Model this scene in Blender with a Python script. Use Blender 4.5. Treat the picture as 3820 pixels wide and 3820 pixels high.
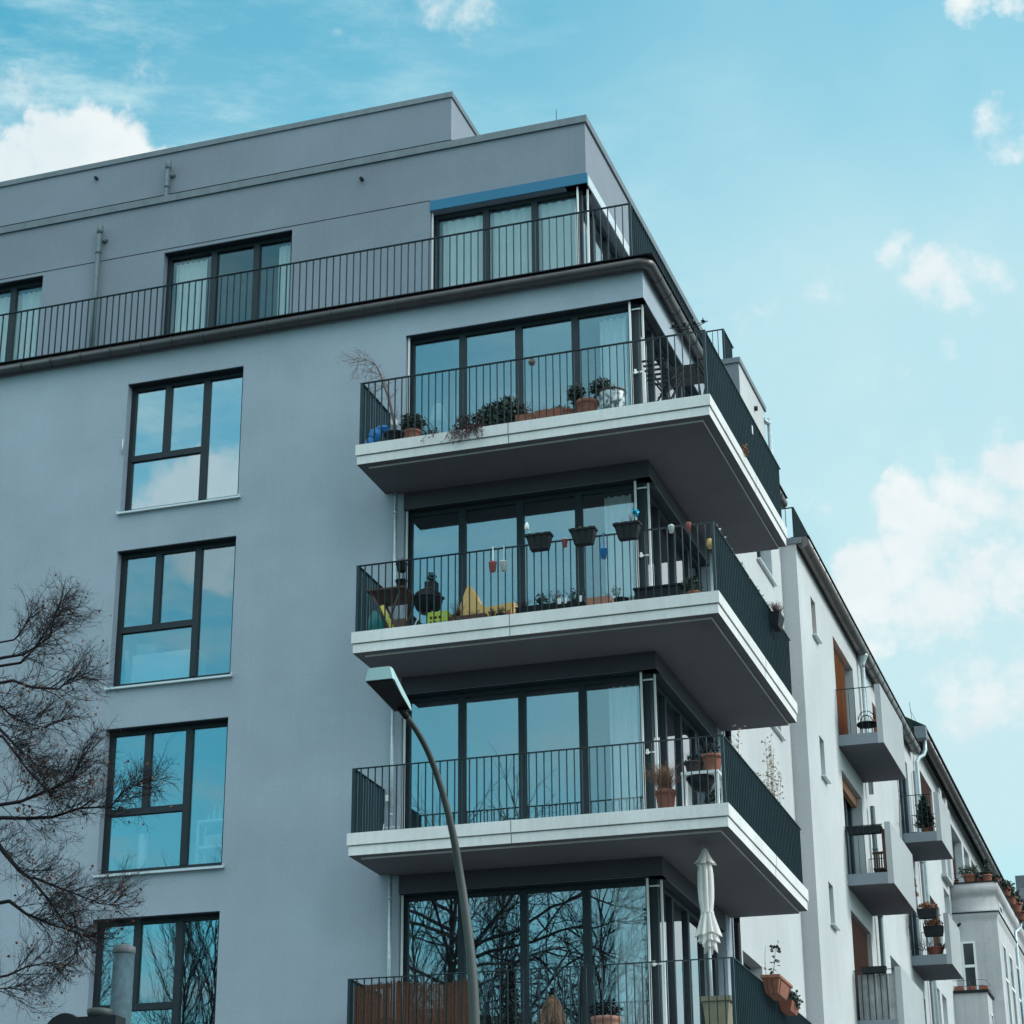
import bpy, bmesh, math, random
from mathutils import Vector, Matrix, noise as mnoise
R = math.radians
sc = bpy.context.scene
for o in list(bpy.data.objects): bpy.data.objects.remove(o)
COL = sc.collection

# ------------------------------------------------------------------ camera
yaw, pit, rol = R(21.593), R(22.535), R(0.995)
FW = Vector((-math.sin(yaw)*math.cos(pit), math.cos(yaw)*math.cos(pit), math.sin(pit)))
RT = Vector((math.cos(yaw), math.sin(yaw), 0)); UP = RT.cross(FW)
r2 = RT*math.cos(rol)+UP*math.sin(rol); u2 = -RT*math.sin(rol)+UP*math.cos(rol)
cd = bpy.data.cameras.new('camera'); cam = bpy.data.objects.new('camera', cd); COL.objects.link(cam)
cam.matrix_world = Matrix(((r2.x, u2.x, -FW.x, 7.248), (r2.y, u2.y, -FW.y, -29.003), (r2.z, u2.z, -FW.z, 1.6), (0, 0, 0, 1)))
cd.sensor_width = 36; cd.lens = 8262.186/3820*36; cd.shift_x = (1910-1414.225)/3820; cd.clip_end = 3000
sc.camera = cam
sc.render.resolution_x = sc.render.resolution_y = 1024
sc.view_settings.view_transform = 'Standard'; sc.view_settings.look = 'None'
sc.view_settings.exposure = 0.55; sc.view_settings.gamma = 1; sc.view_settings.use_curve_mapping = False

# ------------------------------------------------------------------ sun
SUN_EL, SUN_AZ = 36, 14          # azimuth measured from +X towards +Y
sv = Vector((math.cos(R(SUN_EL))*math.cos(R(SUN_AZ)), math.cos(R(SUN_EL))*math.sin(R(SUN_AZ)), math.sin(R(SUN_EL))))
sl = bpy.data.lights.new('sun', 'SUN'); sl.energy = 1.5; sl.angle = R(14); sl.color = (1, .97, .93)
so = bpy.data.objects.new('sun', sl); COL.objects.link(so); so.rotation_euler = sv.to_track_quat('Z', 'Y').to_euler()

# ------------------------------------------------------------------ world: Nishita sky with clouds laid out by direction
W = bpy.data.worlds.new('World'); sc.world = W; W.use_nodes = True
nt = W.node_tree; N = nt.nodes; L = nt.links; N.clear()
def nd(t, **k):
    n = N.new(t)
    for a, b in k.items(): setattr(n, a, b)
    return n
def mth(op, a, b=None, clamp=False):
    n = nd('ShaderNodeMath', operation=op, use_clamp=clamp)
    for i, v in enumerate((a, b)):
        if v is None: continue
        if isinstance(v, (int, float)): n.inputs[i].default_value = v
        else: L.new(v, n.inputs[i])
    return n.outputs[0]
out = nd('ShaderNodeOutputWorld'); bg = nd('ShaderNodeBackground'); L.new(bg.outputs[0], out.inputs[0])
bg.inputs[1].default_value = 0.12
tc = nd('ShaderNodeTexCoord'); DIR = tc.outputs['Generated']
sky = nd('ShaderNodeTexSky'); sky.sky_type = 'NISHITA'; sky.sun_disc = False
sky.sun_elevation = R(SUN_EL); sky.sun_rotation = R(90-SUN_AZ); sky.altitude = 50; sky.air_density = 1.0; sky.dust_density = .6; sky.ozone_density = 2.0
tint = nd('ShaderNodeMix', data_type='RGBA', blend_type='MULTIPLY'); tint.inputs[0].default_value = 1
L.new(sky.outputs[0], tint.inputs[6]); tint.inputs[7].default_value = (0.34, 1.52, 1.27, 1)
def noise_(scale, detail, rough, vec=DIR, w=0.0):
    n = nd('ShaderNodeTexNoise', noise_dimensions='4D'); n.inputs['Scale'].default_value = scale; n.inputs['Detail'].default_value = detail
    n.inputs['Roughness'].default_value = rough; n.inputs['W'].default_value = w; L.new(vec, n.inputs['Vector']); return n
wn = noise_(28, 5, .62, w=3.1)
ws = nd('ShaderNodeVectorMath', operation='SUBTRACT'); L.new(wn.outputs['Color'], ws.inputs[0]); ws.inputs[1].default_value = (.5, .5, .5)
wm = nd('ShaderNodeVectorMath', operation='SCALE'); L.new(ws.outputs[0], wm.inputs[0]); wm.inputs['Scale'].default_value = .038
wa = nd('ShaderNodeVectorMath', operation='ADD'); L.new(DIR, wa.inputs[0]); L.new(wm.outputs[0], wa.inputs[1]); WD = wa.outputs[0]
BL = [(-0.44,0.733,0.519,.020,1),(-0.42,0.744,0.519,.020,1),(-0.409,0.753,0.512,.015,1),(-0.46,0.727,0.502,.020,1),(-0.43,0.732,0.529,.013,1),(-.41,.76,.50,.02,1),
 (-0.107,0.924,0.364,.020,.85),(-.062,.925,.372,.022,.72),(-0.084,0.923,0.375,.022,.85),(-0.117,0.918,0.378,.014,1),(-0.07,0.918,0.391,.018,1),(-0.099,0.933,0.346,.024,.78),
 (-0.134,0.927,0.351,.016,.9),(-0.08,0.934,0.349,.023,.8),(-0.11,0.938,0.329,.02,.66),(-.14,.935,.33,.02,.6),(-.16,.94,.30,.03,.5),(-.09,.945,.31,.035,.55),(-.06,.95,.30,.03,.6),(-0.084,0.88,0.468,.020,.52),(-0.066,0.881,0.466,.016,.42),
 (-0.107,0.872,0.479,.013,.48),(-0.172,0.874,0.455,.018,.44),(-0.153,0.913,0.379,.014,.5),(-0.111,0.894,0.433,.012,.45),(-0.09,0.894,0.44,.012,.42),
 (-0.129,0.876,0.465,.018,.42),(-0.274,0.768,0.579,.03,.42),(-0.304,0.76,0.574,.025,.4),(-0.409,0.73,0.548,.045,.34),(-0.449,0.713,0.545,.03,.36),(-.35,.74,.56,.04,.3),
 (-0.051,0.852,0.52,.020,.5),(-0.058,0.823,0.565,.011,.6),(-0.041,0.825,0.563,.009,.62),
 (-.405,-.828,.388,.020,1),(-.398,-.832,.378,.03,1),(-.418,-.824,.380,.022,1),(-.437,-.815,.374,.016,.7),(.227,.906,.357,.16,1),(.35,.87,.33,.2,.9),(.75,.45,.45,.25,.9)]
# unseen cloud banks behind the camera and street side, added to brighten facades
FILL_BANK = [(-.05,-.40,.92,.62,1),(.75,-.45,.48,.45,1),(.92,.12,.38,.40,1),(-.85,-.25,.45,.40,.8)]
acc = None
for x, y, z, r, w in BL:
    v = Vector((x, y, z)).normalized()
    d = nd('ShaderNodeVectorMath', operation='DISTANCE'); L.new(WD, d.inputs[0]); d.inputs[1].default_value = v
    m = nd('ShaderNodeMapRange'); m.clamp = True; m.interpolation_type = 'SMOOTHSTEP'
    m.inputs['From Min'].default_value = r*1.9; m.inputs['From Max'].default_value = r*.25; m.inputs['To Max'].default_value = w
    L.new(d.outputs['Value'], m.inputs['Value'])
    acc = m.outputs[0] if acc is None else mth('MAXIMUM', acc, m.outputs[0])
fb = noise_(38, 9, .60, w=1.7).outputs['Fac']
den = mth('ADD', acc, mth('MULTIPLY', mth('SUBTRACT', fb, .5), 2.3))
dm = nd('ShaderNodeMapRange'); dm.interpolation_type = 'SMOOTHSTEP'; dm.inputs['From Min'].default_value = .26; dm.inputs['From Max'].default_value = .86
L.new(mth('MULTIPLY', den, mth('MULTIPLY', acc, 2.2, True)), dm.inputs['Value']); CM = dm.outputs[0]
# thin high veil, stronger to the right half and behind the camera
sep = nd('ShaderNodeSeparateXYZ'); L.new(DIR, sep.inputs[0])
vm = nd('ShaderNodeMapRange'); vm.interpolation_type = 'SMOOTHSTEP'; vm.inputs['From Min'].default_value = -.52; vm.inputs['From Max'].default_value = -.10
L.new(sep.outputs[0], vm.inputs['Value'])
vn = nd('ShaderNodeMapRange'); vn.inputs['From Min'].default_value = .32; vn.inputs['From Max'].default_value = .72
L.new(noise_(7, 6, .55, w=.4).outputs['Fac'], vn.inputs['Value'])
ve = nd('ShaderNodeMapRange'); ve.interpolation_type = 'SMOOTHSTEP'; ve.inputs['From Min'].default_value = .60; ve.inputs['From Max'].default_value = .44; ve.inputs['To Min'].default_value = .35
L.new(sep.outputs[2], ve.inputs['Value'])
mpc = nd('ShaderNodeMapping'); mpc.inputs['Rotation'].default_value = (.2, .5, .3); mpc.inputs['Scale'].default_value = (5, 5, 19); L.new(DIR, mpc.inputs[0])
ci = nd('ShaderNodeMapRange'); ci.interpolation_type = 'SMOOTHSTEP'; ci.inputs['From Min'].default_value = .41; ci.inputs['From Max'].default_value = .78
L.new(noise_(1.6, 9, .68, vec=mpc.outputs[0], w=2.2).outputs['Fac'], ci.inputs['Value'])
veil = mth('ADD', mth('MULTIPLY', mth('ADD', mth('MULTIPLY', vm.outputs[0], .66), mth('MULTIPLY', vn.outputs[0], .45)), ve.outputs[0]), mth('MULTIPLY', mth('MULTIPLY', ci.outputs[0], 1.15), mth('SUBTRACT', 1.0, vm.outputs[0])), True)
sb = nd('ShaderNodeVectorMath', operation='DISTANCE'); L.new(WD, sb.inputs[0]); sb.inputs[1].default_value = Vector((-.085, .945, .315)).normalized()
sm_ = nd('ShaderNodeMapRange'); sm_.interpolation_type = 'SMOOTHSTEP'; sm_.inputs['From Min'].default_value = .10; sm_.inputs['From Max'].default_value = .015; sm_.inputs['To Max'].default_value = .75
L.new(sb.outputs['Value'], sm_.inputs['Value'])
veil = mth('ADD', veil, mth('MULTIPLY', sm_.outputs[0], mth('ADD', fb, .25)), True)
vmix = nd('ShaderNodeMix', data_type='RGBA'); L.new(veil, vmix.inputs[0]); L.new(tint.outputs[2], vmix.inputs[6]); vmix.inputs[7].default_value = (3.3, 4.7, 5.0, 1)
cs = nd('ShaderNodeMapRange'); cs.inputs['From Min'].default_value = .3; cs.inputs['From Max'].default_value = .75; L.new(noise_(20, 5, .6, w=5).outputs['Fac'], cs.inputs['Value'])
cc = nd('ShaderNodeMix', data_type='RGBA'); L.new(cs.outputs[0], cc.inputs[0]); cc.inputs[6].default_value = (5.3, 5.5, 5.5, 1); cc.inputs[7].default_value = (4.0, 4.75, 5.0, 1)
cmix = nd('ShaderNodeMix', data_type='RGBA'); L.new(CM, cmix.inputs[0]); L.new(vmix.outputs[2], cmix.inputs[6]); L.new(cc.outputs[2], cmix.inputs[7])
bk = None
for x, y, z, r, w in FILL_BANK:
    v = Vector((x, y, z)).normalized()
    d = nd('ShaderNodeVectorMath', operation='DISTANCE'); L.new(WD, d.inputs[0]); d.inputs[1].default_value = v
    m = nd('ShaderNodeMapRange'); m.clamp = True; m.interpolation_type = 'SMOOTHSTEP'
    m.inputs['From Min'].default_value = r; m.inputs['From Max'].default_value = r*.45; m.inputs['To Max'].default_value = w
    L.new(d.outputs['Value'], m.inputs['Value'])
    bk = m.outputs[0] if bk is None else mth('MAXIMUM', bk, m.outputs[0])
bkn = nd('ShaderNodeMapRange'); bkn.interpolation_type = 'SMOOTHSTEP'; bkn.inputs['From Min'].default_value = .30; bkn.inputs['From Max'].default_value = .62
L.new(noise_(4.5, 7, .6, w=9).outputs['Fac'], bkn.inputs['Value'])
bmx = nd('ShaderNodeMix', data_type='RGBA'); L.new(mth('MULTIPLY', bk, bkn.outputs[0]), bmx.inputs[0]); L.new(cmix.outputs[2], bmx.inputs[6]); bmx.inputs[7].default_value = (20.5, 21.5, 22, 1)
L.new(bmx.outputs[2], bg.inputs[0])

# ------------------------------------------------------------------ materials
MC = {}
def mat(name, col, rough=.7, metal=0., spec=.5, var=0., vs=3., bump=0., bs=80., streak=0., trans=0.):
    if name in MC: return MC[name]
    m = bpy.data.materials.new(name); m.use_nodes = True; t = m.node_tree; b = t.nodes['Principled BSDF']
    b.inputs['Base Color'].default_value = (*col, 1); b.inputs['Roughness'].default_value = rough; b.inputs['Metallic'].default_value = metal
    b.inputs['Specular IOR Level'].default_value = spec
    c = t.nodes.new('ShaderNodeTexCoord')
    if var or streak:
        n = t.nodes.new('ShaderNodeTexNoise'); n.inputs['Scale'].default_value = vs; n.inputs['Detail'].default_value = 7; n.inputs['Roughness'].default_value = .62
        t.links.new(c.outputs['Object'], n.inputs['Vector'])
        mr = t.nodes.new('ShaderNodeMapRange'); mr.inputs['From Min'].default_value = .25; mr.inputs['From Max'].default_value = .75
        mr.inputs['To Min'].default_value = 1-var; mr.inputs['To Max'].default_value = 1+var; t.links.new(n.outputs['Fac'], mr.inputs['Value'])
        f = mr.outputs[0]
        if 'plaster' in name or 'stucco' in name or 'concrete' in name:
            n3 = t.nodes.new('ShaderNodeTexNoise'); n3.inputs['Scale'].default_value = 26; n3.inputs['Detail'].default_value = 9; n3.inputs['Roughness'].default_value = .85; t.links.new(c.outputs['Object'], n3.inputs['Vector'])
            m3 = t.nodes.new('ShaderNodeMapRange'); m3.inputs['From Min'].default_value = .3; m3.inputs['From Max'].default_value = .7; m3.inputs['To Min'].default_value = .88; m3.inputs['To Max'].default_value = 1.12; t.links.new(n3.outputs['Fac'], m3.inputs['Value'])
            n4 = t.nodes.new('ShaderNodeTexNoise'); n4.inputs['Scale'].default_value = .35; n4.inputs['Detail'].default_value = 4; t.links.new(c.outputs['Object'], n4.inputs['Vector'])
            m4 = t.nodes.new('ShaderNodeMapRange'); m4.inputs['From Min'].default_value = .3; m4.inputs['From Max'].default_value = .7; m4.inputs['To Min'].default_value = .91; m4.inputs['To Max'].default_value = 1.09; t.links.new(n4.outputs['Fac'], m4.inputs['Value'])
            for q in (m3, m4):
                mu = t.nodes.new('ShaderNodeMath'); mu.operation = 'MULTIPLY'; t.links.new(f, mu.inputs[0]); t.links.new(q.outputs[0], mu.inputs[1]); f = mu.outputs[0]
        if streak:
            mp = t.nodes.new('ShaderNodeMapping'); mp.inputs['Scale'].default_value = (9, 9, .35); t.links.new(c.outputs['Object'], mp.inputs['Vector'])
            n2 = t.nodes.new('ShaderNodeTexNoise'); n2.inputs['Scale'].default_value = 1.3; n2.inputs['Detail'].default_value = 6; t.links.new(mp.outputs[0], n2.inputs['Vector'])
            m2 = t.nodes.new('ShaderNodeMapRange'); m2.inputs['From Min'].default_value = .3; m2.inputs['From Max'].default_value = .7
            m2.inputs['To Min'].default_value = 1-streak; m2.inputs['To Max'].default_value = 1.; t.links.new(n2.outputs['Fac'], m2.inputs['Value'])
            mu = t.nodes.new('ShaderNodeMath'); mu.operation = 'MULTIPLY'; t.links.new(f, mu.inputs[0]); t.links.new(m2.outputs[0], mu.inputs[1]); f = mu.outputs[0]
        vmn = t.nodes.new('ShaderNodeVectorMath'); vmn.operation = 'SCALE'; vmn.inputs[0].default_value = col; t.links.new(f, vmn.inputs['Scale'])
        t.links.new(vmn.outputs[0], b.inputs['Base Color'])
    if bump:
        n = t.nodes.new('ShaderNodeTexNoise'); n.inputs['Scale'].default_value = bs; n.inputs['Detail'].default_value = 3
        t.links.new(c.outputs['Object'], n.inputs['Vector'])
        bp_ = t.nodes.new('ShaderNodeBump'); bp_.inputs['Strength'].default_value = bump; bp_.inputs['Distance'].default_value = .01
        t.links.new(n.outputs['Fac'], bp_.inputs['Height']); t.links.new(bp_.outputs[0], b.inputs['Normal'])
    if trans:
        b.inputs['Subsurface Weight'].default_value = 0
        tr = t.nodes.new('ShaderNodeBsdfTranslucent'); tr.inputs[0].default_value = (*col, 1)
        ad = t.nodes.new('ShaderNodeMixShader'); ad.inputs[0].default_value = trans
        t.links.new(b.outputs[0], ad.inputs[1]); t.links.new(tr.outputs[0], ad.inputs[2]); t.links.new(ad.outputs[0], t.nodes['Material Output'].inputs[0])
    MC[name] = m; return m
def glass(name, refl, tr, f0=.62, wav=.0):
    m = bpy.data.materials.new(name); m.use_nodes = True; t = m.node_tree; t.nodes.clear()
    o = t.nodes.new('ShaderNodeOutputMaterial'); g = t.nodes.new('ShaderNodeBsdfGlossy'); g.inputs['Roughness'].default_value = .0; g.inputs['Color'].default_value = (*refl, 1)
    p = t.nodes.new('ShaderNodeBsdfTransparent'); p.inputs['Color'].default_value = (*tr, 1)
    lw = t.nodes.new('ShaderNodeLayerWeight'); lw.inputs['Blend'].default_value = .25
    mr = t.nodes.new('ShaderNodeMapRange'); mr.inputs['To Min'].default_value = f0; mr.inputs['To Max'].default_value = 1
    t.links.new(lw.outputs['Fresnel'], mr.inputs['Value'])
    mx = t.nodes.new('ShaderNodeMixShader'); t.links.new(mr.outputs[0], mx.inputs[0]); t.links.new(p.outputs[0], mx.inputs[1]); t.links.new(g.outputs[0], mx.inputs[2])
    if wav:
        c = t.nodes.new('ShaderNodeTexCoord'); n = t.nodes.new('ShaderNodeTexNoise'); n.inputs['Scale'].default_value = 2.2; n.inputs['Detail'].default_value = 1
        t.links.new(c.outputs['Object'], n.inputs['Vector']); b = t.nodes.new('ShaderNodeBump'); b.inputs['Strength'].default_value = wav; b.inputs['Distance'].default_value = .01
        t.links.new(n.outputs['Fac'], b.inputs['Height']); t.links.new(b.outputs[0], g.inputs['Normal'])
    t.links.new(mx.outputs[0], o.inputs[0]); MC[name] = m; return m
PLG = mat('grey_plaster', (.345, .405, .465), .9, var=.09, vs=.9, bump=.5, bs=160, streak=.03)
PLG2 = mat('dark_grey_plaster', (.235, .27, .315), .9, var=.06, vs=1.1, bump=.5, bs=160, streak=.03)
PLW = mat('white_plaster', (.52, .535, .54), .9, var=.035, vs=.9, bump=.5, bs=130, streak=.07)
PLR = mat('shaded_return_plaster', (.46, .47, .48), .9, var=.03, vs=.9, bump=.5, bs=130)  # white plaster greyed to carry the shade of the return wall and pilasters
PLB = mat('balcony_grey_plaster', (.20, .235, .265), .9, var=.04, vs=2, bump=.5, bs=120)
PLE = mat('old_stucco', (.54, .545, .55), .95, var=.10, vs=1.6, bump=.9, bs=60, streak=.14)
CON = mat('white_concrete', (.71, .71, .695), .75, var=.06, vs=1.4, bump=.15, bs=60, streak=.09)
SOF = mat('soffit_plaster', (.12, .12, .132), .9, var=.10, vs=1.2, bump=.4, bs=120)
ANT = mat('anthracite_frame', (.017, .026, .033), .5, spec=.3, var=.12, vs=5)
RAIL = mat('dark_green_steel', (.012, .034, .043), .45, spec=.35, var=.25, vs=8)
ZINC = mat('weathered_zinc', (.085, .078, .080), .38, .35, var=.16, vs=3, bump=.1, bs=30, streak=.2)
ZINC2 = mat('brighter_zinc', (.17, .16, .155), .36, .45, var=.2, vs=3, streak=.2)
ZCAP = mat('zinc_coping', (.17, .20, .22), .5, .4, var=.15, vs=2.5, streak=.15)
GALV = mat('galvanised_pipe', (.46, .54, .56), .42, .45, var=.18, vs=14, bump=.1, bs=40)
PPIPE = mat('grey_pipe', (.10, .14, .155), .55, .2, var=.2, vs=10)
ALU = mat('light_aluminium', (.62, .66, .68), .38, .3, var=.05, vs=6)
BLU = mat('blue_blind_box', (.004, .15, .27), .4, .0, var=.04, vs=3)
TER = mat('terracotta', (.29, .11, .07), .85, var=.30, vs=14, bump=.3, bs=60)
BLK = mat('black_plastic', (.009, .011, .014), .55, spec=.25, var=.3, vs=9)
DRK = mat('dark_slate', (.014, .018, .021), .7, spec=.25, var=.3, vs=9)
SOIL = mat('potting_soil', (.035, .025, .018), 1, var=.3, vs=30, bump=.6, bs=60)
LFD = mat('dark_leaves', (.018, .032, .020), .6, var=.4, vs=20)
LFG = mat('green_leaves', (.035, .060, .040), .6, var=.4, vs=20)
LFR = mat('reddish_leaves', (.075, .028, .026), .7, var=.4, vs=20)
LFB = mat('dry_brown_leaves', (.22, .095, .045), .85, var=.35, vs=14)
STR = mat('dry_straw', (.27, .13, .07), .9, var=.35, vs=20)
TWIG = mat('bare_twigs', (.013, .009, .012), .85, var=.3, vs=12)
BARK = mat('dark_bark', (.018, .015, .018), .9, var=.3, vs=9, bump=.6, bs=30)
PINKW = mat('pale_dry_wood', (.17, .12, .115), .85, var=.25, vs=20)
WOOD = mat('dark_brown_wood', (.10, .045, .03), .6, var=.3, vs=6)
ORG = mat('orange_brown_shutter', (.34, .125, .035), .55, var=.12, vs=8)
BRS = mat('brown_shutter', (.13, .060, .040), .6, var=.12, vs=8)
CUR = mat('white_curtain', (.93, .95, .93), .9, var=.03, vs=3, trans=.12)
INT = mat('interior_wall', (.30, .31, .31), .9, var=.03)
INF = mat('interior_floor', (.16, .13, .10), .7, var=.1)
BLU2 = mat('bright_blue_plastic', (.01, .19, .50), .45, var=.1, vs=12, bump=.3, bs=14)
YEL = mat('yellow_fabric', (.82, .52, .19), .8, var=.05, vs=6)
LIME = mat('lime_plastic', (.45, .55, .06), .5)
WHT = mat('white_plastic', (.82, .84, .83), .5)
REDP = mat('faded_red_enamel', (.42, .12, .11), .5, var=.15, vs=20)
CANV = mat('cream_canvas', (.80, .77, .74), .9, var=.06, vs=9, trans=.2)
GRN = mat('petrol_green_plastic', (.01, .16, .17), .45)
ASPH = mat('asphalt', (.04, .04, .042), .9, var=.2, vs=.5, bump=.5, bs=40)
REED = mat('brown_reed', (.17, .075, .045), .85, var=.45, vs=30)
STEELG = mat('lamp_grey_green', (.048, .058, .055), .55, var=.1, vs=10)
LAMPH = mat('lamp_head_shell', (.33, .50, .50), .5, var=.05, vs=6)
LAMPG = mat('lamp_glass_underside', (.006, .007, .010), .6, spec=.15)
STICK = mat('weathered_metal_post', (.028, .065, .082), .6, var=.6, vs=14)
G1 = glass('window_glass', (.66, .90, 1.0), (.99, 1, 1), .25, .04)
G2 = glass('street_side_glass', (.92, .97, 1), (.99, .99, 1), .44, .03)
G5 = glass('left_column_glass', (.74, .92, 1.0), (.99, 1, 1), .45, .04)
G4 = glass('curtained_pane_glass', (.66, .90, 1.0), (1, 1, 1), .19, .04)
G3 = glass('penthouse_glass', (.75, .9, .94), (1, 1, 1), .08, .04)

# ------------------------------------------------------------------ mesh builder
class MB:
    def __init__(s): s.v = []; s.f = []; s.sm = []
    def quad(s, *p, smooth=False):
        i = len(s.v); s.v += [tuple(q) for q in p]; s.f.append(tuple(range(i, i+len(p)))); s.sm.append(smooth)
    def box(s, x0, x1, y0, y1, z0, z1):
        i = len(s.v)
        s.v += [(x0,y0,z0),(x1,y0,z0),(x1,y1,z0),(x0,y1,z0),(x0,y0,z1),(x1,y0,z1),(x1,y1,z1),(x0,y1,z1)]
        for f in ((0,3,2,1),(4,5,6,7),(0,1,5,4),(1,2,6,5),(2,3,7,6),(3,0,4,7)): s.f.append(tuple(i+k for k in f)); s.sm.append(False)
        return s
    def prism(s, poly, z0, z1):
        n = len(poly); i = len(s.v)
        s.v += [(x, y, z0) for x, y in poly]+[(x, y, z1) for x, y in poly]
        s.f.append(tuple(i+k for k in reversed(range(n)))); s.f.append(tuple(i+n+k for k in range(n))); s.sm += [False]*2
        for k in range(n):
            a, b = k, (k+1) % n; s.f.append((i+a, i+b, i+n+b, i+n+a)); s.sm.append(False)
        return s
    def tube(s, pts, rad, n=8, cap=True, smooth=True):
        pts = [Vector(p) for p in pts]
        if not hasattr(rad, '__len__'): rad = [rad]*len(pts)
        base = len(s.v); ref = None
        for k, p in enumerate(pts):
            t = (pts[min(k+1, len(pts)-1)]-pts[max(k-1, 0)]).normalized()
            if ref is None: ref = t.orthogonal().normalized()
            ref = (ref-t*ref.dot(t)).normalized(); bi = t.cross(ref)
            for j in range(n):
                a = 2*math.pi*j/n; q = p+(ref*math.cos(a)+bi*math.sin(a))*rad[k]; s.v.append(tuple(q))
        for k in range(len(pts)-1):
            for j in range(n):
                a = base+k*n+j; b = base+k*n+(j+1) % n; s.f.append((a, b, b+n, a+n)); s.sm.append(smooth)
        if cap:
            s.f.append(tuple(base+j for j in reversed(range(n)))); e = base+(len(pts)-1)*n; s.f.append(tuple(e+j for j in range(n))); s.sm += [False]*2
        return s
    def lathe(s, prof, c=(0,0,0), n=20, smooth=True, sx=1, sy=1):
        base = len(s.v)
        for r, z in prof:
            for j in range(n):
                a = 2*math.pi*j/n; s.v.append((c[0]+r*math.cos(a)*sx, c[1]+r*math.sin(a)*sy, c[2]+z))
        for k in range(len(prof)-1):
            for j in range(n):
                a = base+k*n+j; b = base+k*n+(j+1) % n; s.f.append((a, b, b+n, a+n)); s.sm.append(smooth)
        s.f.append(tuple(base+j for j in reversed(range(n)))); e = base+(len(prof)-1)*n; s.f.append(tuple(e+j for j in range(n))); s.sm += [False]*2
        return s
    def loft(s, rings, smooth=False):
        n = len(rings[0]); base = len(s.v)
        for r in rings: s.v += [tuple(p) for p in r]
        for k in range(len(rings)-1):
            for j in range(n):
                a = base+k*n+j; b = base+k*n+(j+1) % n; s.f.append((a, b, b+n, a+n)); s.sm.append(smooth)
        s.f.append(tuple(base+j for j in reversed(range(n)))); e = base+(len(rings)-1)*n; s.f.append(tuple(e+j for j in range(n))); s.sm += [False]*2
        return s
    def leaf(s, p, size, rng, up=0.):
        d = Vector((rng.gauss(0,1), rng.gauss(0,1), rng.gauss(0,1)+up)).normalized(); q = d.orthogonal().normalized()
        q = (Matrix.Rotation(rng.uniform(0, 6.28), 3, d) @ q)
        p = Vector(p); w = size*.42
        s.quad(p, p+d*size*.45+q*w, p+d*size, p+d*size*.45-q*w)
    def build(s, name, m, parent=None):
        me = bpy.data.meshes.new(name); me.from_pydata(s.v, [], s.f); me.materials.append(m)
        me.polygons.foreach_set('use_smooth', s.sm); me.update()
        o = bpy.data.objects.new(name, me); COL.objects.link(o)
        if parent is not None:
            o.parent = parent
            if parent.type == 'EMPTY' or True:
                # vertices were given in world space: keep them there
                o.matrix_parent_inverse = world_of(parent).inverted()
        return o
def world_of(o):
    m = Matrix.Translation(o.location) @ o.rotation_euler.to_matrix().to_4x4()
    return (world_of(o.parent) @ o.matrix_parent_inverse @ m) if o.parent else m
def tag(o, label, cat, group=None, kind=None):
    if label: o['label'] = label
    if cat: o['category'] = cat
    if group: o['group'] = group
    if kind: o['kind'] = kind
    return o
def thing(name, label, cat, loc, group=None):
    o = bpy.data.objects.new(name, None); o.empty_display_size = .1; COL.objects.link(o); o.location = loc
    return tag(o, label, cat, group)
def copy_thing(root, d, label, group=None):
    def cp(o, par):
        c = o.copy(); COL.objects.link(c)
        if par is not None: c.parent = par; c.matrix_parent_inverse = o.matrix_parent_inverse.copy()
        for ch in [x for x in bpy.data.objects if x.parent == o]: cp(ch, c)
        return c
    r = cp(root, None); r.location = root.location+Vector(d); r['label'] = label
    if group: r['group'] = group
    return r

# plane transforms: u along the wall, d inwards, z up
def TA(y0=0.): return lambda u, d, z: (u, y0+d, z)
def TB(x0=0.): return lambda u, d, z: (x0-d, u, z)
def tbox(mb, T, u0, u1, d0, d1, z0, z1):
    a = T(u0, d0, z0); b = T(u1, d1, z1)
    mb.box(min(a[0], b[0]), max(a[0], b[0]), min(a[1], b[1]), max(a[1], b[1]), z0, z1)
def wall(mb, T, u0, u1, z0, z1, ops, th=.36):
    us = sorted({u0, u1, *[o[0] for o in ops], *[o[1] for o in ops]}); zs = sorted({z0, z1, *[o[2] for o in ops], *[o[3] for o in ops]})
    us = [u for u in us if u0 <= u <= u1]; zs = [z for z in zs if z0 <= z <= z1]
    for i in range(len(us)-1):
        for j in range(len(zs)-1):
            cu, cz = (us[i]+us[i+1])/2, (zs[j]+zs[j+1])/2
            if any(a < cu < b and c < cz < d for a, b, c, d in ops): continue
            for d_ in (0, th):
                mb.quad(T(us[i], d_, zs[j]), T(us[i+1], d_, zs[j]), T(us[i+1], d_, zs[j+1]), T(us[i], d_, zs[j+1]))
    for a, b, c, d in ops:
        if a > u0: mb.quad(T(a, 0, c), T(a, th, c), T(a, th, d), T(a, 0, d))
        if b < u1: mb.quad(T(b, 0, c), T(b, th, c), T(b, th, d), T(b, 0, d))
        mb.quad(T(a, 0, d), T(b, 0, d), T(b, th, d), T(a, th, d)); mb.quad(T(a, 0, c), T(b, 0, c), T(b, th, c), T(a, th, c))
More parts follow.
